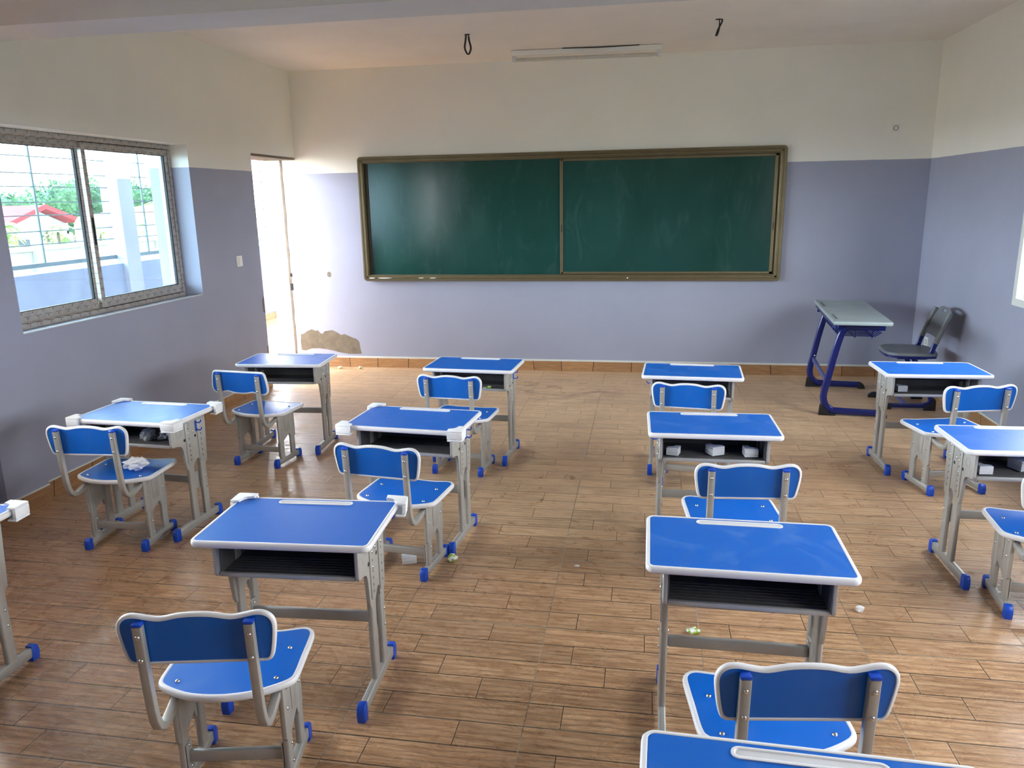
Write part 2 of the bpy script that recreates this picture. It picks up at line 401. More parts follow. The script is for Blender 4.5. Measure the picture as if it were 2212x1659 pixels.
# back wall runs past the doorway to the outer face of the left wall
struct(mb(M_WALL).box((XO, D, 0), (R+.3, D+.2, ZC+.15)).build('wall_back', smooth=0))
struct(mb(M_WALL).box((XO, YR-.2, 0), (R+.3, YR, ZC+.15)).build('wall_rear', smooth=0))
W1, W2, W3, W4 = (3.73, 5.612), (1.5, 3.38), (3.80, 5.605), (.4, 3.3)
ZW0, ZW1 = .972, 2.128
DY, DZ = 6.60, 2.118
def wall_with_holes(name, x0, x1, holes):
    m = mb(M_WALL); y = YR
    for (a, b, z0, z1) in sorted(holes):
        if a > y: m.box((x0, y, 0), (x1, a, ZC))
        if z0 > 0: m.box((x0, a, 0), (x1, b, z0))
        m.box((x0, a, z1), (x1, b, ZC)); y = b
    if y < D: m.box((x0, y, 0), (x1, D, ZC))
    return struct(m.build(name, smooth=0))
wall_left = wall_with_holes('wall_left', XO, L, [(W1[0], W1[1], ZW0, ZW1), (W2[0], W2[1], ZW0, ZW1), (DY, D, 0, DZ)])
wall_right = wall_with_holes('wall_right', R, R+.3, [(W3[0], W3[1], .975, ZW1), (W4[0], W4[1], .975, ZW1)])
struct(mb(M_WALL).box((L, 3.43, 0), (L+.037, 3.73, ZB)).build('trim_2', smooth=0))   # shallow column under the beam
struct(mb(M_WALL).box((R-.037, 3.43, 0), (R, 3.73, ZB)).build('trim_3', smooth=0))
def base(name, lo, hi, top_lo, top_hi):
    m = mb(M_BASE).box(lo, hi, .001); m.mat(M_REVEAL).box(top_lo, top_hi); struct(m.build(name, smooth=0))
BH, BT = .097, .011
base('baseboard_back', (L-.13, D-BT, 0), (R, D, BH), (L-.1, D-BT+.001, BH), (R, D, BH+.017))
m = mb(M_BASE)
for a, b in ((YR, 3.43), (3.73, DY-.002)): m.box((L, a, 0), (L+BT, b, BH), .001)
m.box((L+.037, 3.43, 0), (L+.037+BT, 3.73, BH), .001); m.box((L+.037, 3.42, 0), (L, 3.43, BH))
m.mat(M_REVEAL)
for a, b in ((YR, 3.43), (3.73, DY-.002)): m.box((L, a, BH), (L+BT-.002, b, BH+.009))
m.box((L+.037, 3.43, BH), (L+.037+BT-.002, 3.73, BH+.009))
struct(m.build('baseboard_left', smooth=0))
base('baseboard_right', (R-BT, YR, 0), (R, D-BT, BH), (R-BT+.001, YR, BH), (R, D-BT, BH+.012))

def blob_outline(c, rx, rz, n, amp, seed, flat=0):
    p = []
    for i in range(n):
        t = 2*PI*i/n; k = 1+amp*(noise.noise(Vector((math.cos(t)*2.3, math.sin(t)*2.3, seed)))*1.6)
        p.append((c[0]+rx*k*math.cos(t), c[1]+rz*k*math.sin(t)))
    return p
TB = Matrix(((1, 0, 0, 0), (0, 0, -1, D), (0, 1, 0, 0), (0, 0, 0, 1)))    # (u, v, h) -> back wall x, z, towards the room
# large bare cement patch low on the back wall, beside the doorway
pp = [(-3.548, .17), (-3.552, .25), (-3.545, .335), (-3.51, .345), (-3.47, .372), (-3.42, .392), (-3.375, .375), (-3.352, .383), (-3.325, .352), (-3.305, .345), (-3.275, .372), (-3.23, .38), (-3.19, .385), (-3.14, .362), (-3.10, .335), (-3.06, .345), (-2.99, .315), (-2.93, .292), (-2.905, .262), (-2.90, .205), (-2.885, .14), (-2.93, .137), (-3.02, .135), (-3.12, .15), (-3.2, .168), (-3.27, .182), (-3.35, .19), (-3.43, .188), (-3.5, .165)]
m = mb(M_CEMENT).prism([(a+.06*0, b) for a, b in pp], 0, .0015, TB)
m.prism(blob_outline((-3.181, .962), .022, .028, 14, .15, 2), 0, .0012, TB)
wp = m.build('plaster_patch', parent=None, smooth=0); wp.parent = bpy.data.objects['wall_back']; wp['label'] = 'bare grey cement where the paint is missing'
# doorway: ragged cement bands round the opening, lock recess in the jamb
dt_ = thing('door_1', (0, 0, 0)); struct(dt_)
m = mb(M_CEMENT).box((XO+.001, DY+.003, DZ-.022), (L-.002, D-.002, DZ-.001)); m.build('lintel_band', parent=dt_, smooth=0)
pts = []
for i in range(26):
    z = 2.1*i/25; pts.append((L-.165-.006*noise.noise(Vector((z*6, 0, 1))), z))
pts2 = [(L-.142+.012*noise.noise(Vector((z*9, 3, 1))), z) for (_, z) in reversed(pts)]
m = mb(M_CEMENT).prism(pts+pts2, 0, .003, TB)
m.mat(M_HOLE).box((L-.150, D-.006, .94), (L-.13, D-.003, .975)).box((L-.156, D-.006, .80), (L-.130, D-.003, .87))
m.build('jamb_band', parent=dt_, smooth=0)
TL = Matrix(((0, 0, 1, L), (1, 0, 0, 0), (0, 1, 0, 0), (0, 0, 0, 1)))     # (u, v, h) -> left wall y, z, towards the room
m = mb(M_CEMENT)
for (a, z, rx, rz, sd_) in ((DY-.012, .77, .028, .075, 1), (DY-.006, .34, .016, .05, 5), (DY-.004, .13, .012, .04, 8)):
    m.prism([(min(q[0], DY-.001), q[1]) for q in blob_outline((a, z), rx, rz, 16, .25, sd_)], 0, .0012, TL)
pc = m.build('plaster_chip', smooth=0); pc.parent = wall_left; pc['label'] = 'cement showing at the chipped wall edge'

# ------------------------------------------------------------------ windows
def window(name, yr, zr, xf, sgn, glass, handle=True):
    # xf: room-side face of the frame; sgn -1 for the left wall (outside is towards -x)
    w = thing(name); struct(w); y0, y1 = yr; z0, z1 = zr; X = lambda a: xf+sgn*a
    m = mb(M_FILM); t = .032
    for lo, hi in (((X(0), y0, z0), (X(.09), y1, z0+t)), ((X(0), y0, z1-t), (X(.09), y1, z1)), ((X(0), y0, z0+t), (X(.09), y0+t*.8, z1-t)), ((X(0), y1-t*.8, z0+t), (X(.09), y1, z1-t))): m.box(lo, hi, .0015)
    for z in (z0+t, z1-t-.006): m.box((X(.036), y0+.03, z), (X(.040), y1-.03, z+.006))
    m.build('window_frame', parent=w, smooth=0)
    ym = (y0+y1)/2
    for k, (a, b, off) in enumerate(((y0+t*.8, ym+.012, .048), (ym-.02, y1-t*.8, .008))):
        f = mb(M_FILM); st, rt, rb = .038, .042, .062; zb, zt = z0+t+.004, z1-t-.004
        for lo, hi in (((X(off), a, zb), (X(off+.028), b, zb+rb)), ((X(off), a, zt-rt), (X(off+.028), b, zt)), ((X(off), a, zb+rb), (X(off+.028), a+st, zt-rt)), ((X(off), b-st, zb+rb), (X(off+.028), b, zt-rt))): f.box(lo, hi, .0015)
        f.mat(M_RUBBER_GAP); q = .004
        for lo, hi in (((X(off+.004), a+st, zb+rb), (X(off+.024), b-st, zb+rb+q)), ((X(off+.004), a+st, zt-rt-q), (X(off+.024), b-st, zt-rt)), ((X(off+.004), a+st, zb+rb+q), (X(off+.024), a+st+q, zt-rt-q)), ((X(off+.004), b-st-q*2, zb+rb+q), (X(off+.024), b-st, zt-rt-q))): f.box(lo, hi)
        if k == 0: f.box((X(off-.002), b-.012, zb), (X(off+.028), b+.004, zt))  # black strip stands in for the shaded gap between the sashes
        s_ = f.build('window_sash', parent=w, smooth=0)
        mb(glass).box((X(off+.012), a+st+.003, zb+rb+.003), (X(off+.016), b-st-.003, zt-rt-.003)).build('window_pane', parent=s_, smooth=0)
        if handle and k == 1:
            zc = (z0+z1)/2-.03
            mb(M_RUBBER_GAP).box((X(off-.004), a+.010, zc-.09), (X(off+.001), a+.028, zc+.09), .002).build('sash_latch', parent=s_)
    return w
window('window_1', W1, (ZW0+.004, ZW1-.002), L-.15, -1, M_GLASS)
window('window_2', W2, (ZW0+.004, ZW1-.002), L-.15, -1, M_CLEAR)
window('window_3', W3, (.975+.004, ZW1-.002), R+.10, 1, M_CLEAR)
window('window_unseen_4', W4, (.975+.004, ZW1-.002), R+.10, 1, M_CLEAR)  # unseen window, enlarged to let more light into the room
# pale plaster edge line of the left sill, pale band round the right-hand window openings
m = mb(M_WALL).prism(ccw([(L-.149, ZW0), (L-.001, ZW0), (L-.001, .990), (L-.149, ZW0+.004)]), -5.611, -3.731, Matrix(((1, 0, 0, 0), (0, 0, -1, 0), (0, 1, 0, 0), (0, 0, 0, 1))))
m.mat(M_REVEAL).box((L-.001, 3.731, .985), (L+.0015, 5.611, .9905)); struct(m.build('trim_4', smooth=0))
for i, wr in enumerate((W3, W4)):
    m = mb(M_REVEAL); a, b = wr; e = .046; z0 = .975
    for lo, hi in (((R-.002, a-e, z0-e), (R+.099, b+e, z0+.003)), ((R-.002, a-e, ZW1-.003), (R+.099, b+e, ZW1+e)), ((R-.002, a-e, z0+.003), (R+.099, a+.003, ZW1-.003)), ((R-.002, b-.003, z0+.003), (R+.099, b+e, ZW1-.003))): m.box(lo, hi)
    struct(m.build('trim_%d' % (5+i), smooth=0))

# ------------------------------------------------------------------ blackboard
bd = thing('blackboard', (-.775, D, .90))
tag(bd, 'long green sliding blackboard in a bronze aluminium frame on the back wall', 'blackboard')
HW, BHt = 2.015, 1.205
TBB = Matrix(((1, 0, 0, 0), (0, 0, -1, 0), (0, 1, 0, 0), (0, 0, 0, 1)))
def brect(x0, z0, x1, z1, d0, d1, m, b=.002): m.box((x0, -d0, z0), (x1, -d1, z1), b)
fw = .062
m = mb(M_BRONZE)
op = [(x, z+BHt/2) for x, z in rrect(HW, BHt/2, .035)]
m.ring(ccw(op), [(0, .0), (0, .05), (-.004, .056), (-.018, .056), (-.022, .051), (-.03, .051), (-.034, .056), (-.05, .056), (-.054, .05), (-fw, .048), (-fw, .0)], TBB)
fr = m.build('board_frame', parent=bd, smooth=25)
m = mb(M_BRONZED); brect(-HW+.03, .03, HW-.03, BHt-.03, .0, .006, m, 0); m.build('backing_panel', parent=bd, smooth=0)
m = mb(M_BOARD); brect(-HW+fw, fw, HW-fw, BHt-fw, .006, .016, m, 0); m.build('fixed_panel', parent=bd, smooth=0)
# sliding panel in front on the right, bronze edged
sp_ = mb(M_BOARD); x0, x1, z0, z1 = -.015, HW-fw-.01, fw+.004, BHt-fw-.004
brect(x0, z0, x1, z1, .022, .034, sp_, 0); sl = sp_.build('sliding_panel', parent=bd, smooth=0)
m = mb(M_BRONZE)
for a in ((x0, z0, x1, z0+.022), (x0, z1-.022, x1, z1), (x0-.01, z0, x0+.018, z1), (x1-.028, z0, x1, z1)): brect(*a, .020, .040, m)
m.build('panel_edging', parent=sl, smooth=0)
for q_ in ((HW-fw-.012, z0, HW-fw, z1, .016, .03), (-HW+fw, z0, -HW+fw+.03, z1, .016, .022)): m = mb(M_BRONZED); brect(*q_, m, 0); m.build('side_groove', parent=bd, smooth=0)
for x in (x0+.006, x1-.014):
    m = mb(M_BRONZED); m.prism([(x+p[0], .5+p[1]) for p in rrect(.006, .035, .006)], .040, .043, TBB); m.build('panel_pull', parent=sl)
m = mb(M_FOAM)
for x, wd in ((-1.93, .05), (-1.8, .12), (-1.42, .05), (-1.3, .06), (.62, .015)):
    m.prism([(x+p[0], .030+p[1]) for p in blob_outline((0, 0), wd*.5, .006, 12, .5, x)], .053, .0575, TBB)
cp = m.build('peeling_film', parent=bd, smooth=0); cp['label'] = 'white scraps of protective film on the bottom rail'

# ------------------------------------------------------------------ small wall and ceiling fittings
def plate(name, loc, T, sock, label, cat, sz=.04):
    o_ = thing(name, loc); tag(o_, label, cat)
    mb(M_SWITCH).prism(rrect(sz, sz, .006), 0, .009, T, .002).build('face_plate', parent=o_)
    if sock:
        m = mb(M_SWITCH).prism(circ(.022, 20), .009, .010, T); m.mat(M_HOLE).ring(circ(.022, 20), [(0, .009), (0, .0105), (-.004, .0105), (-.004, .009)], T)
        m.prism([(p[0]-.009, p[1]) for p in circ(.003, 8)], .0095, .0108, T).prism([(p[0]+.009, p[1]) for p in circ(.003, 8)], .0095, .0108, T)
        m.build('socket_insert', parent=o_)
    else: mb(M_SWITCH).prism(rrect(sz*.42, sz*.78, .003), .009, .013, T, .001).build('rocker', parent=o_)
Tb0 = Matrix(((1, 0, 0, 0), (0, 0, -1, 0), (0, 1, 0, 0), (0, 0, 0, 1))); Tl0 = Matrix(((0, 0, 1, 0), (1, 0, 0, 0), (0, 1, 0, 0), (0, 0, 0, 1))); Tr0 = Matrix(((0, 0, -1, 0), (1, 0, 0, 0), (0, 1, 0, 0), (0, 0, 0, 1)))
plate('power_socket', (2.135, D, 2.224), Tb0, 1, 'white round-hole socket high on the cream part of the back wall', 'socket')
plate('power_socket', (R, 7.12, .405), Tr0, 1, 'white socket low on the right wall behind the grey chair', 'socket')
plate('light_switch', (L, 6.216, 1.20), Tl0, 0, 'white light switch on the left wall beside the doorway', 'switch', .045)

lt = thing('fluorescent_light', (-.53, 7.03, ZC), .035); tag(lt, 'long unlit fluorescent tube fitting on the ceiling above the blackboard', 'light')
mb(M_SWITCH).box((-.64, -.03, -.045), (.64, .03, -.004), .003).build('housing', parent=lt, smooth=0)
tb = simple('unlit_tube_glass', srgb(205, 203, 195), .25)
mb(tb).tube([(-.60, 0, -.077), (.60, 0, -.077)], circ(.015, 12), up=Vector((0, 0, 1))).build('tube', parent=lt)
for s_ in (-1, 1): mb(M_TRAY).box((s_*.60, -.017, -.094), (s_*.632, .017, -.045), .003).build('tube_holder', parent=lt)
m = mb(M_BLACKP).tube([(-.2, -.035, -.003), (.1, -.036, -.010), (.45, -.035, -.004)], circ(.0035, 6), up=Vector((0, 0, 1))); m.build('loose_wire', parent=lt)
def wire(name, loc, pts, label):
    o_ = thing(name, loc); tag(o_, label, 'cable')
    p3 = spline(pts, 6, False); mb(M_BLACKP).tube(p3, circ(.0045, 6), up=Vector((0, 1, 0))).build('wire', parent=o_)
    mb(M_BLACKP).tube([(p[0]+.006, p[1]+.006, p[2]) for p in p3[2:-4]], circ(.0035, 6), up=Vector((0, 1, 0))).build('wire', parent=o_)
    mb(M_HOLE).prism(blob_outline((0, 0), .022, .014, 12, .3, 4), -.004, .004).build('ceiling_hole', parent=o_)
wire('ceiling_wire', (-1.385, 6.25, ZC), [(-.012, 0, .01), (-.018, 0, -.04), (-.026, 0, -.10), (0, 0, -.145), (.022, 0, -.10), (.008, 0, -.035), (.012, 0, .01)], 'open black wire loop hanging from the ceiling left of the lamp')
wire('ceiling_wire', (.495, 6.2, ZC), [(.02, 0, .01), (.02, 0, -.02), (-.005, 0, -.07), (-.018, 0, -.11), (-.008, 0, -.10), (.004, 0, -.05), (.006, 0, .01)], 'narrow black wire loop hanging from the ceiling right of the lamp')

# ------------------------------------------------------------------ school desk
SEC_TUBE = rrect(.011, .0225, .008, 3)
def bolt(name, c, n, r, parent): return mb(M_CHROME).dome(c, n, r, r*.7, 8).build(name, parent=parent)
def make_desk(h=.632, lift=0.0, hook=0, top_mat=None):
    k = thing('school_desk')
    W2, D2 = .30, .1925; up = lift
    ol = ccw(rrect(W2, D2, .028, 5))
    prof = [(-.013, h-.0005), (-.012, h+.0008), (-.004, h+.0005), (-.001, h-.003), (0, h-.009), (-.001, h-.017), (-.005, h-.022), (-.02, h-.022)]
    ins = ccw(rrect(W2-.012, D2-.012, .018, 5))
    mb(top_mat or M_BLUE).prism(ins, h-.021, h).build('desktop', parent=k)
    mb(M_TRIM).ring(ol, prof).build('edge_trim', parent=k, smooth=60)
    tr = [(p[0], p[1]+.152) for p in ccw(rrect(.137, .0165, .0164, 6))]
    m = mb(M_TRIM).ring(tr, [(0, h), (0, h+.002), (-.004, h+.003), (-.007, h+.002), (-.008, h+.0006)])
    m.mat(M_TRAY).prism([(p[0], p[1]+.152) for p in ccw(rrect(.1295, .009, .0089, 6))], h, h+.0006)
    m.build('pen_tray', parent=k, smooth=60)
    # book box
    zb = .487+up
    m = mb(M_BOX)
    m.box((-.232, -.128, zb), (.232, .115, zb+.006)); m.box((-.232, .115, zb), (.232, .122, h-.022), .001)
    for i in range(6): y = -.10+i*.018; m.box((-.229, y, zb+.006), (.229, y+.006, zb+.0085))
    m.box((-.232, .05, zb+.055), (.232, .115, zb+.061))
    for s in (-1, 1): m.box((s*.232, -.128, zb), (s*.228, .12, h-.022))
    bb = m.build('book_box', parent=k, smooth=0)
    mb(M_METAL).box((-.231, -.142, zb-.002), (.231, -.128, zb+.014), .004).build('front_lip', parent=bb)
    # sides: stamped panel over a pair of oval tubes on a foot bar
    q = lambda y, z: (y, z+up)
    arc = [(-.092+.030*math.sin(t), .452+.030*math.cos(t)) for t in [PI/2*i/5 for i in range(6)]]
    prof2 = [(-.146, h-.022-up), (-.148, .500), (-.140, .487), (-.105, .484)]+arc[1:]+[(-.055, .40), (-.048, .352), (-.040, .334), (-.002, .333), (.012, .345), (.030, .372), (.045, .380), (.060, .372), (.062, .333), (.112, .330), (.124, .342), (.128, .40), (.132, .46), (.146, h-.022-up)]
    for s in (-1, 1):
        T = Matrix(((0, 0, s, s*.233), (1, 0, 0, 0), (0, 1, 0, 0), (0, 0, 0, 1)))
        m = mb(M_METAL).prism([q(*p) for p in prof2], 0, .013, T, .0025)
        for y0_, y1_, za, zb_ in ((-.036, .012, .36, .585), (.062, .112, .35, .585)):
            m.prism([q((y0_+y1_)/2+p[0], (za+zb_)/2+p[1]) for p in rrect((y1_-y0_)/2, (zb_-za)/2, .012)], .013, .0165, T, .0015)
        m.ring([q(-.085+p[0], .545+p[1]) for p in circ(.022, 16)], [(0, .013), (-.001, .0145), (-.004, .0145), (-.005, .013)], T)
        m.mat(M_HOLE)
        for (y, zs) in ((-.012, (.555, .50, .46, .435, .41, .385)), (.088, (.50, .47, .44, .41, .38))):
            for z in zs: m.prism([q(y+p[0], z+p[1]) for p in rrect(.0022, .005, .002, 2)], .0160, .0168, T)
        for (y, z) in ((-.045, .500), (.045, .5)): m.prism([q(y+p[0], z+p[1]) for p in circ(.008, 10)], .0125, .0135, T)
        sp = m.build('side_panel', parent=k, smooth=30)
        for (y, z) in ((-.012, .575), (-.012, .53), (-.012, .475), (.088, .572), (.088, .525), (.03, .53)):
            bolt('bolt', (s*(.2485 if y != .03 else .2455), y, z+up), (s, 0, 0), .0065, sp)
        for yc in (-.0115, .0875):
            lg = mb(M_METAL).tube([(s*.236, yc+.0, .050), (s*.236, yc, .585+up)], [(a, b) for a, b in SEC_TUBE], up=Vector((1, 0, 0))).build('leg', parent=k, smooth=50)
            if yc > 0:
                for z in (.262, .200): bolt('bolt', (s*.247, yc+.004, z), (s, 0, 0), .006, lg)
            bolt('bolt', (s*.2245, yc, .56), (-s, 0, 0), .007, lg)
        ft = mb(M_METAL).box((s*.224, -.172, .016), (s*.248, .180, .056), .005).build('foot_bar', parent=k, smooth=50)
        for e in (-1, 1):
            y = -.172 if e < 0 else .182
            m = mb(M_CAP)
            pr = [(0, .0), (e*.022, .0), (e*.026, .03), (e*.022, .052), (e*.010, .064), (-e*.010, .062), (-e*.012, .0)]
            m.prism(ccw([(y+a, b) for a, b in pr]), -.0145, .0145, Matrix(((0, 0, 1, s*.236), (1, 0, 0, 0), (0, 1, 0, 0), (0, 0, 0, 1))), .003)
            m.build('foot_cap', parent=ft, smooth=50)
    cb = mb(M_METAL).box((-.222, .040, .232), (.222, .058, .271), .004).build('crossbar', parent=k, smooth=50)
    for s in (-1, 1):
        mb(M_METAL).box((s*.2255, .030, .205), (s*.2215, .075, .298), .001).build('bracket', parent=cb, smooth=0)
        for z in (.222, .284): bolt('bolt', (s*.2215, .052, z), (-s, 0, 0), .006, cb)
    if hook:
        s = hook; m = mb(M_CAP).box((s*.2465, .052, .52+up), (s*.251, .064, .578+up), .002)
        for z in (.570, .530):
            pts = [(s*(.250+.020*math.sin(t)*1.2), .058+.0, z+up+.010*math.cos(t)-.010) for t in [PI*i/8 for i in range(7)]]
            m.tube([(s*.250, .058, z+up)]+[(s*.268, .06, z+up-.004), (s*.276, .062, z+up+.003), (s*.277, .062, z+up+.012)], circ(.0032, 6), up=Vector((0, 1, 0)))
        m.build('bag_hook', parent=k)
    return k
def make_chair(flip=0, dz=0.0):
    k = thing('school_chair'); Z = dz
    # seat outline from the front right corner, clockwise; wavy front edge
    half = [(.0, .186), (.04, .184), (.09, .184), (.13, .192), (.158, .196), (.182, .186), (.196, .162), (.199, .12), (.199, .03), (.199, -.05), (.190, -.085), (.155, -.113), (.10, -.140), (.05, -.152), (.0, -.156)]
    full = half+[(-a, b) for a, b in reversed(half[1:-1])]
    so = ccw(spline(full, 3)); hs = .361+Z
    nn = len(so)
    def inset(pts, d):
        out = []
        for i in range(len(pts)):
            a, b = Vector(pts[i-1]), Vector(pts[(i+1) % len(pts)]); t = (b-a).normalized(); out.append((pts[i][0]-t.y*d, pts[i][1]+t.x*d))
        return out
    si = inset(so, .013)
    seat = mb(M_BLUE).prism(si, hs-.018, hs).build('seat', parent=k)
    mb(M_TRIM).ring(so, [(-.014, hs-.0005), (-.013, hs+.0008), (-.004, hs+.0006), (-.001, hs-.003), (0, hs-.009), (-.001, hs-.016), (-.005, hs-.020), (-.02, hs-.020)]).build('seat_trim', parent=k, smooth=60)
    for x, y in ((-.141, .077), (.141, .077), (.140, -.075), (-.140, -.075)): bolt('bolt', (x, y, hs), (0, 0, 1), .007, seat)
    # backrest, slightly leaning; drawn in its own plane (u across, v up)
    hb = [(0, .1495), (.045, .147), (.090, .139), (.125, .144), (.155, .150), (.180, .147), (.198, .132), (.2045, .108), (.201, .07), (.195, .035), (.189, .014), (.178, .003), (.160, 0), (.10, 0), (.0, 0)]
    fb = hb+[(-a, b) for a, b in reversed(hb[1:-1])]
    if flip: fb = [(a, .1495-b) for a, b in fb]
    bo = ccw(spline(fb, 3)); bi = inset(bo, .0085)
    lean = math.radians(3); T = Matrix.Translation((0, -.222, .515+Z)) @ Matrix.Rotation(lean, 4, 'X') @ Matrix(((1, 0, 0, 0), (0, 0, 1, 0), (0, 1, 0, 0), (0, 0, 0, 1)))
    back = mb(M_BLUE).prism(bi, -.006, .006, T).build('backrest', parent=k)
    mb(M_TRIM).ring(bo, [(-.010, -.006), (-.0085, -.0085), (-.003, -.008), (0, -.004), (0, .004), (-.003, .008), (-.0085, .0085), (-.010, .006)], T).build('backrest_trim', parent=k, smooth=60)
    for s in (-1, 1):
        x = s*.141
        pth = [(x, -.2475, .640+Z), (x, -.2445, .58+Z), (x, -.238, .46+Z), (x, -.232, .385+Z), (x, -.226, .35+Z), (x, -.214, .322+Z), (x, -.194, .305+Z), (x, -.168, .300+Z), (x, -.13, .308+Z), (x, -.08, .322+Z), (x, -.02, .329+Z)]
        sec = rrect(.0125, .0105, .003, 2)
        upr = mb(M_METAL).tube(pth, sec, up=Vector((1, 0, 0))).build('upright', parent=k, smooth=50)
        mb(M_CAP).box((x-.0125, -.2585, .640+Z), (x+.0125, -.2370, .649+Z), .002).build('end_cap', parent=upr)
        for zz in (.611, .543): bolt('bolt', (x, -.2565+(.611-zz)*.03, zz+Z), (0, -1, 0), .0062, upr)
        # side panel over two tubes
        Ts = Matrix(((0, 0, s, s*.148), (1, 0, 0, 0), (0, 1, 0, 0), (0, 0, 0, 1)))
        pr = [(-.094, .340), (-.094, .172), (-.086, .160), (-.040, .160), (-.030, .172), (.025, .196), (.034, .160), (.086, .158), (.094, .170), (.094, .340)]
        m = mb(M_METAL).prism([(a, b+Z) for a, b in pr], 0, .012, Ts, .002)
        m.prism([(p[0]*1.0, .268+Z+p[1]) for p in rrect(.026, .052, .012)], .012, .0145, Ts, .0012)
        m.mat(M_HOLE)
        for y in (-.066, .066):
            for z in (.30, .27, .24, .21, .19): m.prism([(y+p[0], z+Z+p[1]) for p in rrect(.002, .0045, .002, 2)], .0118, .0126, Ts)
        sp = m.build('side_panel', parent=k, smooth=30)
        for y, z in ((-.066, .322), (-.066, .255), (.066, .322), (.066, .255)): bolt('bolt', (s*.160, y, z+Z), (s, 0, 0), .006, sp)
        for yc in (-.064, .064):
            lg = mb(M_METAL).tube([(s*.151, yc, .046), (s*.151, yc, .335+Z)], rrect(.0105, .0215, .007, 3), up=Vector((1, 0, 0))).build('leg', parent=k, smooth=50)
            if yc < 0:
                for z in (.135, .075): bolt('bolt', (s*.1615, yc+.004, z), (s, 0, 0), .0055, lg)
        ft = mb(M_METAL).box((s*.139, -.125, .014), (s*.163, .125, .050), .005).build('foot_bar', parent=k, smooth=50)
        for e in (-1, 1):
            y = e*.125; pr = [(0, 0), (e*.020, 0), (e*.024, .028), (e*.020, .046), (e*.008, .058), (-e*.010, .056), (-e*.012, 0)]
            mb(M_CAP).prism(ccw([(y+a, b) for a, b in pr]), -.0145, .0145, Matrix(((0, 0, 1, s*.151), (1, 0, 0, 0), (0, 1, 0, 0), (0, 0, 0, 1))), .003).build('foot_cap', parent=ft, smooth=50)
    cb = mb(M_METAL).box((-.138, -.070, .085), (.138, -.052, .122), .004).build('crossbar', parent=k, smooth=50)
    for s in (-1, 1):
        mb(M_METAL).box((s*.1395, -.083, .060), (s*.1365, -.045, .150), .001).build('bracket', parent=cb, smooth=0)
        for z in (.070, .140): bolt('bolt', (s*.1365, -.062, z), (-s, 0, 0), .0055, cb)
    return k

DESKS = {  # x, y, turn, hook side, dusty, label
 'A': (-1.136, 2.273, .053, 0, 0, 'blue school desk before the nearest left chair, foam guards on its two far corners'),
 'B': (.325, 2.274, -.007, 0, 1, 'smudged blue school desk, the near one of the middle-right row, green scrap beneath it'),
 'C': (.333, 3.597, .016, -1, 1, 'blue school desk with three white foam pieces in its open box'),
 'D': (.307, 4.753, -.051, -1, 1, 'blue school desk nearest the blackboard below its right half, its chair back covering the box'),
 'E': (-1.111, 3.536, -.080, 1, 0, 'blue school desk with foam guards on three of its corners, hook on its side'),
 'F': (-1.087, 4.835, -.061, 1, 0, 'blue school desk with a green wrapper in its open box, nearest the blackboard'),
 'G': (-2.422, 4.877, .063, 0, 0, 'blue school desk in front of the doorway, pale reflection on its top'),
 'H': (-2.560, 3.500, -.053, 1, 0, 'blue school desk below the left window with foam guards on all four corners'),
 'I': (1.727, 4.937, .018, 0, 0, 'blue school desk in front of the grey chair in the right corner'),
 'J': (1.637, 3.502, .022, 0, 0, 'blue school desk cut by the right edge of the photo, window glare on its top'),
 'K': (.309, 1.103, -.030, 0, 1, 'blue school desk cut by the bottom edge of the photo, only its top showing'),
 'L': (-2.505, 2.075, .02, 0, 0, 'school desk cut by the left edge of the photo, one foam guarded corner showing'),
}
CHAIRS = {
 'A': (-1.163, 1.841, .196, 'blue school chair nearest the camera on the left, angled away from its desk'),
 'B': (.349, 1.829, .134, 'blue school chair between the two nearest desks of the middle-right row'),
 'C': (.398, 3.169, .083, 'blue school chair whose seat is half hidden behind the smudged near desk'),
 'D': (.290, 4.494, -.133, 'blue school chair of which only the back shows above the desk with three foam pieces'),
 'E': (-1.088, 3.222, -.129, 'blue school chair with a loose foam corner lying on the floor at its foot'),
 'F': (-1.115, 4.569, -.090, 'blue school chair at the desk holding a green wrapper'),
 'G': (-2.464, 4.564, -.115, 'blue school chair with its backrest mounted upside down, wavy edge below'),
 'H': (-2.587, 3.304, .065, 'blue school chair under the left window with crumpled white foam on its seat'),
 'I': (1.750, 4.591, .221, 'blue school chair at the desk before the grey chair, turned to the left'),
 'J': (1.640, 3.202, -.089, 'blue school chair cut by the right edge of the photo'),
}
protos = {}
DOBJ = {}
for nme in 'ABCDEFGHIJKL':
    x, y, th, hk, dusty, lab = DESKS[nme]
    key = (hk, dusty, nme == 'K')
    if key not in protos:
        o = make_desk(.632+(.055 if nme == 'K' else 0), .055 if nme == 'K' else 0, hk, M_BLUED if dusty else M_BLUE); protos[key] = o; index_kids()
    else: o = copy_tree(protos[key])
    o.location = (x, y, 0); o.rotation_euler = (0, 0, th); tag(o, lab, 'desk', 'blue school desks in rows'); DOBJ[nme] = o
cpro = {}
CDZ = {'H': .016, 'J': -.014}
for nme in 'ABCDEFGHIJ':
    x, y, th, lab = CHAIRS[nme]; key = ('flip' if nme == 'G' else 'std', CDZ.get(nme, 0))
    if key not in cpro: o = make_chair(nme == 'G', CDZ.get(nme, 0)); cpro[key] = o; index_kids()
    else: o = copy_tree(cpro[key])
    o.location = (x, y, 0); o.rotation_euler = (0, 0, th); tag(o, lab, 'chair', 'blue school chairs')

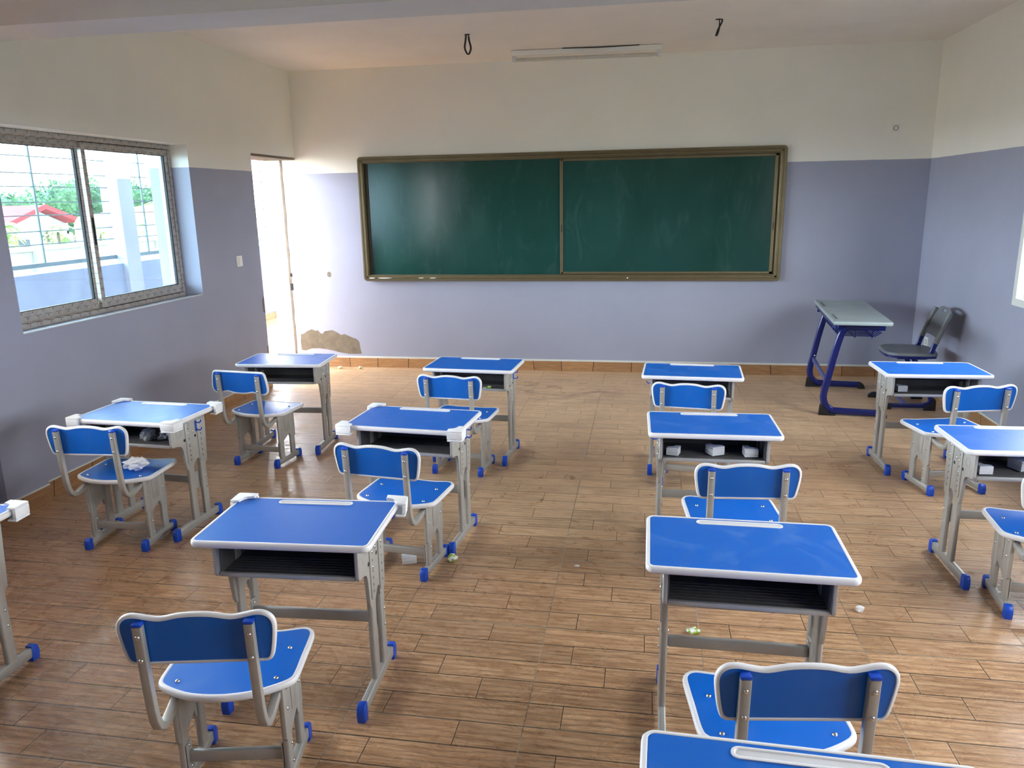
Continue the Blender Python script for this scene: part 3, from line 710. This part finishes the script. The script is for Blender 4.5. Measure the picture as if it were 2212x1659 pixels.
# ------------------------------------------------------------------ foam corner guards
def local(p, a, b, z):
    c, s = math.cos(p[2]), math.sin(p[2]); return (p[0]+a*c-b*s, p[1]+a*s+b*c, z)
def make_guard(arm=.062, seed=0):
    t, ins, zt, zb = .013, .022, .011, -.034
    outer = lambda a, o_: [(o_, o_), (-a, o_), (-a, -ins), (-ins, -ins), (-ins, -a), (o_, -a)]
    m = mb(M_FOAM)
    Lp = [(t-.006, t), (t, t-.006), (t, -arm), (-ins, -arm), (-ins, -ins-.012), (-ins-.012, -ins), (-arm, -ins), (-arm, t)]
    m.prism(ccw(Lp), .0015, zt, None, .0045, 3)
    Wp = [(t-.006, t), (t, t-.006), (t, -arm), (.0015, -arm), (.0015, .0015), (-arm, .0015), (-arm, t)]
    m.prism(ccw(Wp), zb, .003, None, .0045, 3)
    m.prism(ccw(Lp), zb-.009, zb, None, .0045, 3)
    return m.build('foam_corner_guard', smooth=50)
G0 = make_guard(); used = False
GL = [('A', -1, 1, 0, 0, 'far left', 'of the desk before the nearest left chair'), ('A', 1, 1, .012, .12, 'far right', 'of the desk before the nearest left chair'),
      ('E', -1, 1, 0, 0, 'far left', 'of the three-guard desk'), ('E', -1, -1, .010, 0, 'near left', 'of the three-guard desk'), ('E', 1, -1, .004, .08, 'near right', 'of the three-guard desk'),
      ('H', -1, 1, 0, 0, 'far left', 'of the desk below the left window'), ('H', 1, 1, .006, .06, 'far right', 'of the desk below the left window'), ('H', -1, -1, 0, 0, 'near left', 'of the desk below the left window'), ('H', 1, -1, 0, 0, 'near right', 'of the desk below the left window'),
      ('L', 1, 1, .004, .05, 'only visible', 'of the desk cut by the photo edge')]
for n_, sx, sy, off, rot, wh, of in GL:
    g = G0 if not used else G0.copy()
    if used: COL.objects.link(g)
    used = True
    d = DESKS[n_]; p = local(d, sx*(.30+off), sy*(.1925+off), .632)
    g.location = p; g.rotation_euler = (0, rot*.8, d[2]+rot+{(1, 1): 0, (-1, 1): PI/2, (-1, -1): PI, (1, -1): -PI/2}[(sx, sy)])
    tag(g, 'white foam guard on the %s corner %s' % (wh, of), 'corner guard', 'foam guards on desk corners')

def crumple(name, verts, amp, seed, mat, sub=2):
    bm = bmesh.new(); bmesh.ops.create_icosphere(bm, subdivisions=sub, radius=1)
    for v in bm.verts:
        k = 1+amp*noise.noise(v.co*2.1+Vector((seed, seed*2, 0)))+amp*.6*noise.noise(v.co*5+Vector((seed, 0, 3)))
        v.co = Vector((v.co.x*verts[0]*k, v.co.y*verts[1]*k, v.co.z*verts[2]*k))
    zmin = min(v.co.z for v in bm.verts)
    for v in bm.verts: v.co.z -= zmin
    me = bpy.data.meshes.new(name); bm.to_mesh(me); bm.free(); me.materials.append(mat)
    o_ = bpy.data.objects.new(name, me); COL.objects.link(o_); return o_
def bent_foam(name, a=.055, wd=.05, hgt=.03):
    # loose corner guard: L-shaped channel
    m = mb(M_FOAM); Lp = [(0, 0), (a, 0), (a, wd*.45), (wd*.5, wd*.55), (wd*.45, a), (0, a)]
    m.prism(ccw(Lp), 0, .010, None, .003); m.prism(ccw([(0, 0), (a, 0), (a, .012), (.018, .012), (.012, .018), (.012, a), (0, a)]), .008, hgt, None, .003)
    m.prism(ccw(Lp), hgt-.002, hgt+.008, None, .003)
    return m.build(name, smooth=50)
f0 = bent_foam('foam_piece'); f0.location = (-1.10, 3.205, 0); f0.rotation_euler = (0, 0, .35); f0.scale = (1.25, 1.25, 1.0)
tag(f0, 'loose white foam corner lying on the floor beside a chair foot', 'foam piece')
def at_box(n_, a, b, z=.4965): return local(DESKS[n_], a, b, z)
def loose(src, loc, rot, lab, grp, sc=1.0):
    g = src.copy(); COL.objects.link(g); g.location = loc; g.rotation_euler = rot; g.scale = (sc, sc, sc)
    for kk in ('label', 'category'): pass
    tag(g, lab, 'foam piece'); 
    if grp: g['group'] = grp
    return g
G1 = 'foam pieces in the desk boxes'
loose(f0, at_box('C', -.16, -.11, .4985), (0, 0, 1.3), 'white foam corner at the left end of the box of the three-piece desk', G1)
loose(f0, at_box('C', .0, -.095, .4985), (0, 0, .5), 'white foam corner in the middle of the box of the three-piece desk', G1, 1.15)
loose(f0, at_box('C', .145, -.095, .4985), (0, 0, .1), 'white foam corner at the right end of the box of the three-piece desk', G1, 1.1)
loose(f0, at_box('I', -.19, -.08, .4985), (0, 0, .05), 'white foam piece in the box of the desk before the grey chair', G1)
loose(f0, at_box('J', -.205, -.105, .4985), (0, 0, .05), 'white foam piece at the left end of the desk box at the right photo edge', G1)
loose(f0, at_box('J', -.02, -.06, .4985), (0, 0, .4), 'white foam piece deeper inside the desk box at the right photo edge', G1, 1.3)
o = crumple('crumpled_foam', (.055, .042, .028), .55, 3, M_FOAM, 3); c = CHAIRS['H']; p = local(c, .075, .0, .361+.016); o.location = (p[0], p[1], p[2]+.001); o.rotation_euler = (0, 0, .5)
tag(o, 'crumpled white foam sheet lying on the chair seat under the left window', 'foam piece')
for i, (a, b, rx, lab) in enumerate(((.05, -.07, .035, 'grey crumpled plastic bag on the left in the box of the desk below the window'), (.15, -.03, .045, 'grey crumpled plastic bag on the right in the box of the desk below the window'))):
    o = crumple('plastic_bag', (rx, .035, .028), .5, 5+i, M_BAG, 3); o.location = at_box('H', a, b, .4965); o.rotation_euler = (0, 0, i*1.1); tag(o, lab, 'bag', 'crumpled bags in the desk box')
TR = [('candy_wrapper', (-.872, 3.27, 0), (.024, .02, .02), M_WRAP, 2, 'crumpled green and white wrapper on the floor in the aisle beside a chair foot', 'wrapper'),
      ('candy_wrapper', (.222, 2.80, 0), (.026, .018, .010), M_WRAP, 9, 'flat green and white wrapper scrap on the floor under the near middle-right desk', 'wrapper'),
      ('candy_wrapper', (-3.09, 7.375, 0), (.022, .016, .014), M_WRAP, 4, 'green wrapper at the foot of the back wall, the one nearer the doorway', 'wrapper'),
      ('candy_wrapper', (-2.875, 7.39, 0), (.02, .014, .013), M_WRAP, 6, 'green wrapper at the foot of the back wall, the one farther from the doorway', 'wrapper'),
      ('paper_scrap', (.908, 3.05, 0), (.017, .012, .016), M_FOAM, 3, 'white scrap of paper standing on the floor in the right aisle', 'scrap'),
      ('paper_scrap', (-.278, 3.30, 0), (.013, .007, .003), M_FOAM, 8, 'tiny white paper scrap on the floor in the middle aisle', 'scrap')]
for nm_, loc, r3, mt, sd_, lab, cat in TR:
    o = crumple(nm_, r3, .6, sd_, mt, 2); o.location = loc; tag(o, lab, cat)
m = mb(M_WRAP).box((0, -.008, 0), (.022, .008, .014), .003); m.ring([(p[0]-.018, p[1]) for p in circ(.014, 12)], [(0, .001), (0, .004), (-.003, .004), (-.003, .001)])
o = m.build('candy_wrapper'); o.location = at_box('F', .115, -.105, .4965); tag(o, 'yellow-green wrapper ring lying in the desk box near the blackboard', 'wrapper')

# ------------------------------------------------------------------ teacher's side: two-seat grey desk and grey chair
TDX, TDY, TDT, TW, TLn, TH = 1.654, 6.555, -.088, .409, 1.266, .758
td = thing('grey_desk', (TDX, TDY, 0), TDT); tag(td, 'long grey-topped desk on dark blue C-shaped legs in the right corner', 'desk')
M_GTOP = simple('grey_moulded_top', srgb(158, 172, 174), .35, var=.05, sc=5)
ol = ccw(rrect(TW/2, TLn/2, .03, 5))
m = mb(M_GTOP).prism(ccw(rrect(TW/2-.012, TLn/2-.012, .02, 5)), TH-.024, TH-.002)
m.ring(ol, [(-.014, TH-.002), (-.010, TH+.001), (-.004, TH), (0, TH-.006), (0, TH-.018), (-.004, TH-.026), (-.016, TH-.026)])
m.mat(simple('groove_grey', srgb(100, 112, 116), .5))
for yc in (-.36, .36): m.prism([(-.165+p[0], yc+p[1]) for p in rrect(.010, .13, .009, 4)], TH-.003, TH-.0012)
m.build('desktop', parent=td, smooth=50)
M_N = M_NAVY
m = mb(M_N); m.box((-.19, -TLn/2+.02, TH-.062), (-.165, TLn/2-.02, TH-.026), .003); m.build('rail', parent=td)
m = mb(M_N); m.box((.15, -.475, TH-.062), (.17, .475, TH-.026), .003); m.build('rail', parent=td)
for yc in (-.475, .475):
    pts = [(.175, yc, TH-.052), (-.04, yc, TH-.052), (-.085, yc, TH-.066), (-.115, yc, TH-.10), (-.135, yc, TH-.16), (-.165, yc, TH-.30), (-.200, yc, .26), (-.215, yc, .17), (-.213, yc, .12), (-.195, yc, .075), (-.160, yc, .048), (-.11, yc, .036), (.21, yc, .032)]
    p3 = spline(pts, 4, False)
    lg = mb(M_N).tube(p3, rrect(.017, .026, .014, 3), up=Vector((0, 1, 0))).build('leg', parent=td, smooth=60)
    mb(M_N).box((-.19, yc-.012, TH-.085), (.18, yc+.012, TH-.03), .002).build('top_plate', parent=lg, smooth=0)
    m = mb(M_BLACKP).prism(ccw([(-.245, 0), (-.238, .075), (-.226, .098), (-.205, .060), (-.165, .020), (-.12, .016), (-.12, 0)]), -.022, .022, Matrix(((1, 0, 0, 0), (0, 0, 1, yc), (0, 1, 0, 0), (0, 0, 0, 1))), .003); m.build('rear_foot', parent=lg)
    m = mb(M_BLACKP).prism(ccw([(.19, 0), (.19, .052), (.225, .050), (.243, .028), (.249, 0)]), -.020, .020, Matrix(((1, 0, 0, 0), (0, 0, 1, yc), (0, 1, 0, 0), (0, 0, 0, 1))), .003); m.build('front_foot', parent=lg)
    for z in (.285, .22): bolt('bolt', (-.186, yc+(.020 if yc < 0 else -.020), z), (0, 1 if yc < 0 else -1, 0), .008, lg)
m = mb(simple('steel_blue_tube', srgb(92, 98, 150), .4, .3)).tube([(-.192, -.46, .25), (-.192, .46, .25)], rrect(.012, .02, .006, 2), up=Vector((1, 0, 0))); m.build('crossbar', parent=td)
for (y0_, y1_) in ((-.44, -.03), (.03, .44)):
    m = mb(M_N)
    for i in range(9):
        y = y0_+(y1_-y0_)*i/8; m.tube([(-.15, y, TH-.07), (-.14, y, TH-.135), (.12, y, TH-.135), (.165, y, TH-.105)], circ(.004, 6), up=Vector((0, 1, 0)))
    for x, z in ((-.13, -.139), (-.03, -.139), (.10, -.139)): m.tube([(x, y0_-.01, TH+z), (x, y1_+.01, TH+z)], circ(.004, 6), up=Vector((1, 0, 0)))
    for y in (y0_, y1_):
        for x in (-.02, .10): m.tube([(x, y, TH-.06), (x, y, TH-.15)], circ(.004, 6), up=Vector((1, 0, 0)))
    m.build('wire_basket', parent=td)

ch = thing('grey_chair', (2.105, 6.50, 0), -.06); tag(ch, 'grey plastic chair with dark blue legs beside the long grey desk', 'chair')
# faces -x; u: towards the back = +x
so = ccw(spline([(-.20, .0), (-.196, .10), (-.175, .165), (-.11, .205), (.0, .215), (.11, .205), (.165, .18), (.185, .10), (.19, 0), (.185, -.10), (.165, -.18), (.11, -.205), (.0, -.215), (-.11, -.205), (-.175, -.165), (-.196, -.10)], 3))
m = mb(M_GREYP)
rings = [(0, .442), (-.002, .452), (-.010, .457), (-.03, .455), (-.08, .447)]
n_ = len(so); lv = [(1, .436), (1, .443), (.994, .452), (.97, .457), (.90, .456), (.70, .449), (.35, .445)]
vs = [(p[0]*k_, p[1]*k_, z_) for k_, z_ in lv for p in so]; F = [tuple(range(n_-1, -1, -1)), tuple((len(lv)-1)*n_+i for i in range(n_))]
for q_ in range(len(lv)-1): F += [(q_*n_+i, q_*n_+(i+1) % n_, (q_+1)*n_+(i+1) % n_, (q_+1)*n_+i) for i in range(n_)]
m.add(vs, F)
m.build('seat', parent=ch, smooth=60)
m = mb(M_N).ring([(p[0]*.985, p[1]*.97) for p in so], [(-.02, .436), (0, .436), (0, .416), (-.02, .416)]); m.build('seat_frame', parent=ch, smooth=60)
for yc in (-.185, .185):
    pts = [(-.12, yc, .425), (.05, yc, .425), (.095, yc, .43), (.118, yc, .455), (.141, yc, .535), (.176, yc, .635)]
    lp = spline(pts, 4, False)
    mb(M_N).tube(lp, rrect(.011, .018, .008, 3), up=Vector((0, 1, 0))).build('back_upright', parent=ch, smooth=60)
    pts = [(.0, yc, .41), (.05, yc, .33), (.13, yc, .16), (.150, yc, .10), (.148, yc, .065), (.12, yc, .045), (.07, yc, .036), (-.19, yc, .030)]
    lg = mb(M_N).tube(spline(pts, 4, False), rrect(.011, .018, .008, 3), up=Vector((0, 1, 0))).build('leg', parent=ch, smooth=60)
    pts = [(.075, yc, .415), (.12, yc, .33), (.135, yc, .20)]
    TT = Matrix(((1, 0, 0, 0), (0, 0, 1, yc), (0, 1, 0, 0), (0, 0, 0, 1)))
    mb(M_BLACKP).prism(ccw([(.105, 0), (.12, .04), (.15, .055), (.178, .10), (.19, .08), (.192, 0)]), -.016, .016, TT, .003).build('rear_foot', parent=lg)
    mb(M_BLACKP).prism(ccw([(-.13, 0), (-.13, .048), (-.20, .044), (-.225, .025), (-.228, 0)]), -.016, .016, TT, .003).build('front_foot', parent=lg)
    for x in (.0, .09): bolt('bolt', (x, yc+(-.0115 if yc < 0 else .0115), .425), (0, -1 if yc < 0 else 1, 0), .007, lg)
mb(simple('steel_blue_tube', srgb(92, 98, 150), .4, .3)).tube([(-.02, -.18, .036), (-.02, .18, .036)], rrect(.011, .016, .006, 2), up=Vector((1, 0, 0))).build('crossbar', parent=ch)
# back shell: curved sheet with a grip slot, side sleeves over the uprights
m = mb(M_GREYP); NU, NV = 16, 12; vs = []
def shell(u, v):   # u -1..1 across, v 0..1 up
    hw = .192-.010*v**3; y = u*hw; x = .150+.085*v+.014*(1-u*u)*(1-.3*v)+.0; z = .570+.225*v-.055*(abs(u)**5)*(v**3)
    if v < .01: z -= .055*(abs(u)**8)
    return Vector((x, y, z))
idx = {}
for side in (0, 1):
    for i in range(NU+1):
        for j in range(NV+1):
            p = shell(-1+2*i/NU, j/NV); p.x += .006*side; idx[(side, i, j)] = len(vs); vs.append(tuple(p))
F = []
slot = {(i, j) for i in range(6, 10) for j in (10,)}
for i in range(NU):
    for j in range(NV):
        if (i, j) in slot:
            for (a, b) in (((i, j), (i+1, j)), ((i, j+1), (i+1, j+1))): F.append((idx[(0,)+a], idx[(0,)+b], idx[(1,)+b], idx[(1,)+a]))
            continue
        F.append((idx[(0, i, j)], idx[(0, i+1, j)], idx[(0, i+1, j+1)], idx[(0, i, j+1)])); F.append((idx[(1, i, j)], idx[(1, i, j+1)], idx[(1, i+1, j+1)], idx[(1, i+1, j)]))
for i in (6, 10): F.append((idx[(0, i, 10)], idx[(0, i, 11)], idx[(1, i, 11)], idx[(1, i, 10)]))
for i in range(NU):
    for j in (0, NV): F.append((idx[(0, i, j)], idx[(0, i+1, j)], idx[(1, i+1, j)], idx[(1, i, j)]))
for j in range(NV):
    for i in (0, NU): F.append((idx[(0, i, j)], idx[(0, i, j+1)], idx[(1, i, j+1)], idx[(1, i, j)]))
m.add(vs, F)
bk = m.build('backrest', parent=ch, smooth=50)
for yc in (-.188, .188):
    mb(M_GREYP).tube([(.141, yc, .535), (.189, yc*.99, .67), (.226, yc*.97, .772)], rrect(.016, .019, .012, 3), up=Vector((0, 1, 0))).build('side_sleeve', parent=bk, smooth=60)

# ------------------------------------------------------------------ corridor outside the left wall
M_PARA = simple('blue_grey_parapet_paint', srgb(128, 142, 172), .6, var=.05, sc=3)
XP = -5.5
struct(mb(M_FLOOR2).box((XP-.2, -4, -.12), (XO, 16, -.004)).build('floor_corridor', smooth=0))
m = mb(M_PARA).box((XP-.18, -4, -.12), (XP, 16, 1.085)); m.mat(M_BASE).box((XP, -4, 0), (XP+.011, 16, .09)); struct(m.build('wall_parapet', smooth=0))
struct(mb(M_CEIL).box((XP-.5, -4, 2.95), (XO, 16, 3.15)).build('ceiling_corridor', smooth=0))
struct(mb(M_WALL).box((XO, D+.2, 0), (XO+.2, 16, ZC+.15)).build('wall_corridor', smooth=0))
for i, y in enumerate((7.49, 2.9)):
    struct(mb(M_WALL).box((XP-.16, y, 0), (XP+.05, y+.23, 2.95)).build('trim_%d' % (10+i), smooth=0))
M_GRILLE = simple('grey_green_painted_steel', srgb(96, 112, 116), .5, .2)
def grille(y0, y1, verts, lab):
    g = thing('window_grille', (XP-.08, 0, 0)); tag(g, lab, 'grille', 'corridor parapet grilles')
    mb(M_GRILLE).box((-.015, y0, 1.135), (.015, y1, 1.175), .002).build('bottom_rail', parent=g, smooth=0)
    for z in (2.14, 1.99, 1.87, 1.73, 1.61, 1.465, 1.345, 2.28, 2.42): mb(M_GRILLE).tube([(0, y0, z), (0, y1, z)], circ(.006, 6), up=Vector((1, 0, 0))).build('bar', parent=g)
    for y in verts: mb(M_GRILLE).box((-.008, y-.010, 1.175), (.008, y+.010, 2.5), .001).build('upright_bar', parent=g, smooth=0)
    mb(M_GRILLE).box((-.015, y0, 2.5), (.015, y1, 2.53), .002).build('top_rail', parent=g, smooth=0)
grille(5.0, 7.49, (5.35, 5.92, 6.48, 7.06), 'grey steel bar grille on the corridor parapet left of the painted pillar')
grille(7.72, 13.4, (8.06, 8.63, 9.2, 9.77, 10.9, 11.5, 12.1, 12.7), 'grey steel bar grille on the corridor parapet right of the painted pillar')

# ------------------------------------------------------------------ yard and houses beyond
GZ = -2.0
M_GND = simple('yard_ground', srgb(176, 170, 152), .95, var=.12, sc=.4)
o = mb(M_GND).box((-160, -80, GZ-.3), (120, 200, GZ)).build('ground_outside', smooth=0); struct(o)
struct(mb(simple('dark_bounce_ground', srgb(84, 86, 70), .95, var=.2, sc=3)).box((R+.3, -60, GZ), (80, 80, -.35)).build('ground_dark_added', smooth=0))  # unseen dark ground, added to cut light bounced in through the right windows
M_CW = simple('weathered_concrete', srgb(150, 148, 136), .9, var=.12, sc=1.2, bs=.3)
cw = thing('compound_wall', (-14, 20, GZ)); tag(cw, 'weathered grey concrete compound wall beyond the corridor', 'wall')
mb(M_CW).box((-.1, -20, 0), (.1, 22, 2.70), .01).build('wall_panel', parent=cw, smooth=0)
mb(M_CW).box((-.14, -20, 2.70), (.14, 22, 2.80), .01).build('coping', parent=cw, smooth=0)
for i in range(9): mb(M_CW).box((.1, -18+i*4.6, 0), (.22, -17.7+i*4.6, 2.7), .01).build('pier', parent=cw, smooth=0)
def roof_mat(name, c):
    t = NT(name); P, x, y, z = t.pos(); wv = t.noise(P, 1.2, 3)
    t.bsdf(t.mix(t.ramp(wv, .3, .7), c, tuple(q*.8 for q in c[:3])+(1,)), .9, 0, .1); return t.m
M_RED, M_ORG = roof_mat('red_sheet_roof', srgb(150, 56, 58)), roof_mat('orange_sheet_roof', srgb(190, 112, 62))
M_HW = simple('house_wall', srgb(170, 176, 178), .8, var=.08, sc=1); M_HW2 = simple('pale_house_wall', srgb(205, 215, 222), .8, var=.05, sc=1)
def hip(m, x0, x1, y0, y1, z0, z1, e=.0):
    # hip roof with its ridge along y
    xm, dd = (x0+x1)/2, (x1-x0)/2*.9
    m.add([(x0, y0, z0), (x1, y0, z0), (x1, y1, z0), (x0, y1, z0), (xm, y0+dd, z1), (xm, y1-dd, z1)], [(0, 1, 4), (1, 2, 5, 4), (2, 3, 5), (3, 0, 4, 5), (0, 3, 2, 1)])
h1 = thing('house', (-32, 35, GZ)); tag(h1, 'grey house with a red roof and a porch gable behind the plants', 'house')
mb(M_HW).box((-4, -12, 0), (3, -1.4, 3.1)).build('wall', parent=h1, smooth=0)
m = mb(M_RED); hip(m, -4.8, 3.8, -13, -.7, 3.05, 4.1); m.build('roof', parent=h1, smooth=0)
PYc, PH_ = -3.8, 2.2
A_ = [(1.0, PYc-PH_, 3.05), (5.6, PYc-PH_, 3.05), (5.6, PYc, 3.78), (-.5, PYc, 3.78), (5.6, PYc+PH_, 3.05), (1.0, PYc+PH_, 3.05)]
B_ = [(a, b, c-.1) for a, b, c in A_]
m = mb(M_RED); m.add(A_, [(0, 1, 2, 3), (3, 2, 4, 5)]); m.add(B_, [(0, 3, 2, 1), (3, 5, 4, 2)])
for e in (-1, 1): m.add([(5.62, PYc+e*PH_, 2.9), (5.62, PYc+e*PH_, 3.1), (5.62, PYc, 3.83), (5.62, PYc, 3.62)], [(0, 1, 2, 3)])
m.build('porch_roof', parent=h1, smooth=0)
m = mb(M_HW); m.add([(5.0, PYc-1.9, 2.9), (5.0, PYc+1.9, 2.9), (5.0, PYc, 3.6)], [(0, 1, 2)]); m.box((4.9, PYc-1.9, 2.45), (5.05, PYc+1.9, 2.95))
for y in (PYc-1.9, PYc+1.65): m.box((4.8, y, 0), (5.05, y+.25, 2.6))
m.build('porch', parent=h1, smooth=0)
mb(simple('house_door', srgb(150, 92, 66), .6)).box((3.0, -4.3, 0), (3.05, -3.4, 2.1)).build('door', parent=h1, smooth=0)
mb(simple('dark_window', srgb(50, 58, 62), .3)).box((3.0, -8.5, 1.1), (3.04, -7.3, 2.2)).build('window', parent=h1, smooth=0)
mb(simple('dark_window', srgb(50, 58, 62), .3)).box((3.0, -2.9, 1.1), (3.04, -2.1, 2.2)).build('window', parent=h1, smooth=0)
h2 = thing('house', (-31, 49.5, GZ)); tag(h2, 'pale house with an orange roof seen right of the painted pillar', 'house')
mb(M_HW2).box((-4, -6, 0), (3, 7, 2.95)).build('wall', parent=h2, smooth=0)
m = mb(M_ORG); hip(m, -4.7, 3.8, -6.9, 8, 2.85, 3.8); m.build('roof', parent=h2, smooth=0)
mb(M_HW2).box((3.6, -6.8, 2.72), (3.8, 7.9, 2.92)).build('fascia', parent=h2, smooth=0)
sh = thing('water_tank_shed', (-11.2, 15.6, GZ)); tag(sh, 'low grey concrete shed with a pale slab roof inside the compound wall', 'shed')
mb(M_CW).box((-.9, -.6, 0), (.5, .7, 2.72)).build('wall', parent=sh, smooth=0)
mb(M_HW2).box((-.9, .7, 2.45), (1.4, 3.2, 2.60)).build('roof', parent=sh, smooth=0)
fc = thing('board_fence', (-25.2, 30.1, GZ)); tag(fc, 'grey weathered board fence in front of the red-roofed house', 'fence')
m = mb(simple('weathered_board', srgb(128, 122, 112), .9))
for i in range(8): m.box((0, -.5+i*.13, 0), (.03, -.4+i*.13, 2.7+.05*math.sin(i*2.1)))
m.build('fence_boards', parent=fc, smooth=0)

def leaf_mat(name, a, b, sc=1.0):
    t = NT(name); P, x, y, z = t.pos(); n = t.noise(P, sc, 3)
    bs = t.n('BsdfPrincipled'); t.put(bs.inputs['Base Color'], t.mix(t.ramp(n, .35, .65), a, b)); bs.inputs['Roughness'].default_value = .6
    tl = t.n('BsdfTranslucent'); tl.inputs[0].default_value = b; mx = t.n('MixShader'); mx.inputs[0].default_value = .3
    t.l(bs.outputs[0], mx.inputs[1]); t.l(tl.outputs[0], mx.inputs[2]); t.l(mx.outputs[0], t.out.inputs[0]); return t.m
M_TREE = leaf_mat('dense_foliage', srgb(40, 76, 48), srgb(74, 112, 66), .6)
M_PLANT = leaf_mat('bright_leaf', srgb(88, 140, 60), srgb(150, 180, 84), 1.5)
M_BARK = simple('bark', srgb(92, 78, 62), .9)
def tree(loc, blobs, lab, cnt=2600, ls=.34, seed=1):
    rnd = random.Random(seed); t = thing('tree', loc); tag(t, lab, 'tree', 'trees beyond the houses')
    m = mb(M_BARK).tube([(0, 0, 0), (.2, .1, blobs[0][2]*.5), (0, 0, blobs[0][2])], circ(.3, 8), up=Vector((1, 0, 0))); m.build('trunk', parent=t)
    vs, F = [], []
    tot = sum(b[3]**2 for b in blobs)
    for bx, by, bz, br in blobs:
        for _ in range(int(cnt*br*br/tot)):
            d = Vector((rnd.gauss(0, 1), rnd.gauss(0, 1), rnd.gauss(0, 1))).normalized(); rr = br*(.72+.33*rnd.random())*(1+.22*noise.noise(d*3+Vector((bx, by, bz))))
            c = Vector((bx, by, bz))+Vector((d.x, d.y, d.z*.8))*rr
            a = Vector((rnd.gauss(0, 1), rnd.gauss(0, 1), rnd.gauss(0, 1))).normalized(); b = d.cross(a).normalized(); a = (a+d*.3).normalized(); s_ = ls*(.6+.8*rnd.random()); k = len(vs)
            for q in (a*s_, b*s_*.55, -a*s_, -b*s_*.55): vs.append(tuple(c+q))
            F.append((k, k+1, k+2, k+3))
    m = mb(M_TREE).add(vs, F); 
    m = MB().mat(M_TREE); m.add(vs, F)
    for bx, by, bz, br in blobs:
        b2 = bmesh.ops.create_icosphere(m.bm, subdivisions=2, radius=br*.8, matrix=Matrix.Translation((bx, by, bz)) @ Matrix.Diagonal((1, 1, .8, 1)))
    o_ = m.build('crown', parent=t, smooth=0)
tree((-45, 49.6, GZ), [(0, 0, 3.3, 1.9), (0, .8, 2.5, 1.2), (0, -2.6, 3.2, 1.9)], 'low dense tree at the left behind the red-roofed house', 3600, .15, 1)
tree((-45.5, 56.5, GZ), [(0, -1.5, 3.6, 2.5), (0, 1.5, 3.8, 2.7), (0, -3.0, 2.4, 1.5), (0, 3.0, 3.0, 1.7)], 'big rounded tree behind the gable of the red-roofed house', 6500, .16, 2)
tree((-45.5, 67.0, GZ), [(0, -3.0, 4.2, 2.2), (0, 0, 3.2, 2.6), (0, 3.5, 3.3, 2.6), (0, 7, 3.1, 2.6)], 'wide dark tree behind the orange-roofed house', 6500, .16, 3)
def frond(vs, F, base, az, ln, droop, wd, n=9, lf=1):
    d = Vector((math.cos(az), math.sin(az), 0)); sd_ = Vector((-d.y, d.x, 0)); k = len(vs)
    for i in range(n+1):
        t = i/n; p = base+d*ln*t*.8+Vector((0, 0, ln*(.75*t-droop*t*t))); w_ = wd*math.sin(PI*min(.97, .06+t*.94))
        vs += [tuple(p+sd_*w_-Vector((0, 0, w_*.3))), tuple(p), tuple(p-sd_*w_-Vector((0, 0, w_*.3)))]
    for i in range(n): a = k+3*i; F += [(a, a+1, a+4, a+3), (a+1, a+2, a+5, a+4)]
pt = thing('palm_tree', (-37.5, 57.5, GZ)); tag(pt, 'palm with arching pale fronds above the orange roof', 'tree')
mb(M_BARK).tube([(0, 0, 0), (0, 0, 3.4)], circ(.16, 8), up=Vector((1, 0, 0))).build('trunk', parent=pt)
rnd = random.Random(5)
for i in range(11):
    vs, F = [], []; frond(vs, F, Vector((0, 0, 3.3)), i*2*PI/11+.2, 2.4+rnd.random()*.5, .55+.3*rnd.random(), .10); m = mb(M_PLANT); m.add(vs, F); m.build('frond', parent=pt)
PY = [(-16.0, 17.3), (-16.9, 18.2), (-15.9, 19.1), (-17.0, 20.0), (-16.0, 20.9), (-17.0, 21.7), (-16.0, 22.6), (-17.8, 16.2), (-16.4, 24.8), (-16.2, 25.7), (-16.8, 26.6), (-16.3, 27.6)]
for i, (x, y) in enumerate(PY):
    p_ = thing('leafy_plant', (x, y, GZ)); 
    place = 'left of the painted pillar' if i < 8 else 'right of the painted pillar'
    tag(p_, 'bright green broad-leaved plant behind the compound wall, %s' % place, 'plant', 'plants %s' % place)
    hh = 2.95+.3*rnd.random()
    mb(M_BARK).tube([(0, 0, 0), (0, 0, hh)], circ(.04, 6), up=Vector((1, 0, 0))).build('stem', parent=p_)
    vs, F = [], []
    for j in range(44): frond(vs, F, Vector((.1*rnd.random(), .1*rnd.random(), hh-1.0+1.1*rnd.random())), rnd.random()*2*PI, .45+.3*rnd.random(), .6+.6*rnd.random(), .065, 4)
    m = mb(M_PLANT); m.add(vs, F); o_ = m.build('foliage', parent=p_)
